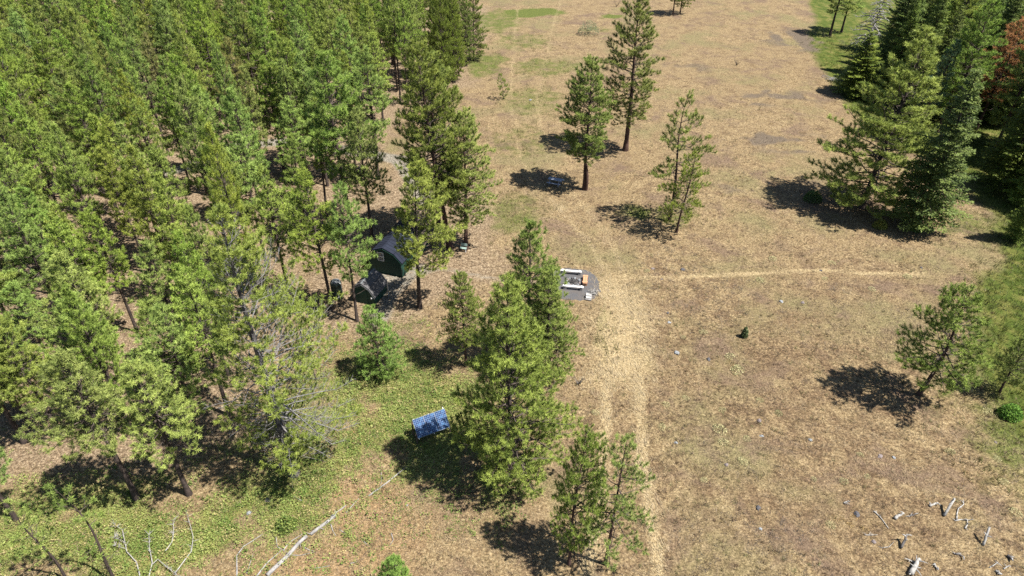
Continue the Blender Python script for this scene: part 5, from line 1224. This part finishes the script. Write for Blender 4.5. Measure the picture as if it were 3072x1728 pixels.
def clump(seed, rad, hgt, col1, col2, n, leaf, m):
    r = rng(seed)
    a = r.random(n) * 6.283; q = np.sqrt(r.random(n)) * rad; z = hgt * np.sqrt(np.clip(1 - (q / rad) ** 2, 0.05, 1)) * (0.35 + 0.75 * r.random(n))
    c = np.stack([q * np.cos(a), q * np.sin(a) * 0.85, z], 1)
    u = unit(r.normal(0, 1, (n, 3)) * [1, 1, .5]) * (leaf * (0.6 + 0.8 * r.random(n)))[:, None]
    w = unit(np.cross(u, r.normal(0, 1, (n, 3)))) * (leaf * 0.55)
    V = np.stack([c - u, c - w, c + u, c + w], 1).reshape(-1, 3)
    f = r.random(n)[:, None] < 0.5
    col = np.where(f, col1, col2) * (1 + r.normal(0, 0.2, (n, 1)))
    return trimesh('leaves', V, np.arange(4 * n).reshape(-1, 4), m, col=np.repeat(np.clip(col, .01, .85), 4, 0))
fl_mesh = [clump(800 + i, 1.0, 0.5, np.array([0.52, 0.47, 0.25]), np.array([0.22, 0.22, 0.10]), 260, 0.075, M_flower) for i in range(4)]
for i, (x, y, s) in enumerate(FLOWERS):
    o = thing('flower_clump', 'pale yellow flower clump scattered in the dry meadow', 'flowers', (x, y, gz(x, y)), i * 0.9, 'yellow flower clumps in the meadow')
    link('foliage', fl_mesh[i % 4], o, (0, 0, 0), None, (s * .75, s * .75, s * .7))

SHR = {'dark': ('dark green shrub in the shadow left of the large right pine', (0.05, 0.10, 0.025), (0.10, 0.16, 0.04)), 'olive': ('yellow-green shrub in the shadow under the large right pine', (0.16, 0.17, 0.03), (0.25, 0.24, 0.05)),
       'bright': ('round bright green bush on the bank at the right border', (0.07, 0.15, 0.02), (0.15, 0.27, 0.04)), 'tiny': ('tiny dark conifer seedling alone in the brown meadow', (0.05, 0.08, 0.025), (0.10, 0.12, 0.05)),
       'grey': ('low grey-green bush in the far upper meadow', (0.11, 0.15, 0.08), (0.19, 0.22, 0.12)), 'olive2': ('small green shrub beside the fallen log', (0.09, 0.14, 0.03), (0.20, 0.24, 0.06)), 'bright2': ('leafy green shrub at the foot of the broad fir', (0.09, 0.17, 0.03), (0.18, 0.28, 0.06))}
tw = 0
for i, (x, y, s, k) in enumerate(SHRUBS):
    if k == 'twig':
        lab = ['brown spindly dead seedling in the far right meadow', 'grey leafless twiggy bush right of the central pine clump', 'bare twiggy shrub at the top border of the meadow'][tw]; tw += 1
        o = thing('dead_shrub', lab, 'shrub', (x, y, gz(x, y)))
        T = Tubes(); r = rng(i)
        for q in range(22):
            a = r.random() * 6.28; d = np.array([math.cos(a) * .6, math.sin(a) * .6, 0.5 + r.random() * .7]) * s * (0.5 + .5 * r.random())
            T.add(np.array([[0, 0, 0], d * .5 + r.normal(0, .06, 3), d]), [0.022, 0.015, 0.006], 3)
        link('twigs', T.mesh('twigs', M_greytwig if tw == 2 else M_twig), o)
        continue
    lab, c1, c2 = SHR[k]
    o = thing('shrub', lab, 'shrub', (x, y, gz(x, y)))
    h = 1.6 if k == 'tiny' else 0.9
    link('leaves', clump(850 + i, s * (0.45 if k == 'tiny' else 0.75), s * h, np.array(c1), np.array(c2), 1500 if s > 1 else 700, 0.085, M_leafy), o)
    T = Tubes(); r = rng(i + 50)
    for q in range(8):
        a = r.random() * 6.28; d = np.array([math.cos(a) * .5, math.sin(a) * .5, .9]) * s * .6
        T.add(np.array([[0, 0, -.05], d * .5, d]), [0.03, 0.02, 0.008], 4)
    link('stems', T.mesh('stems', M_twig), o)
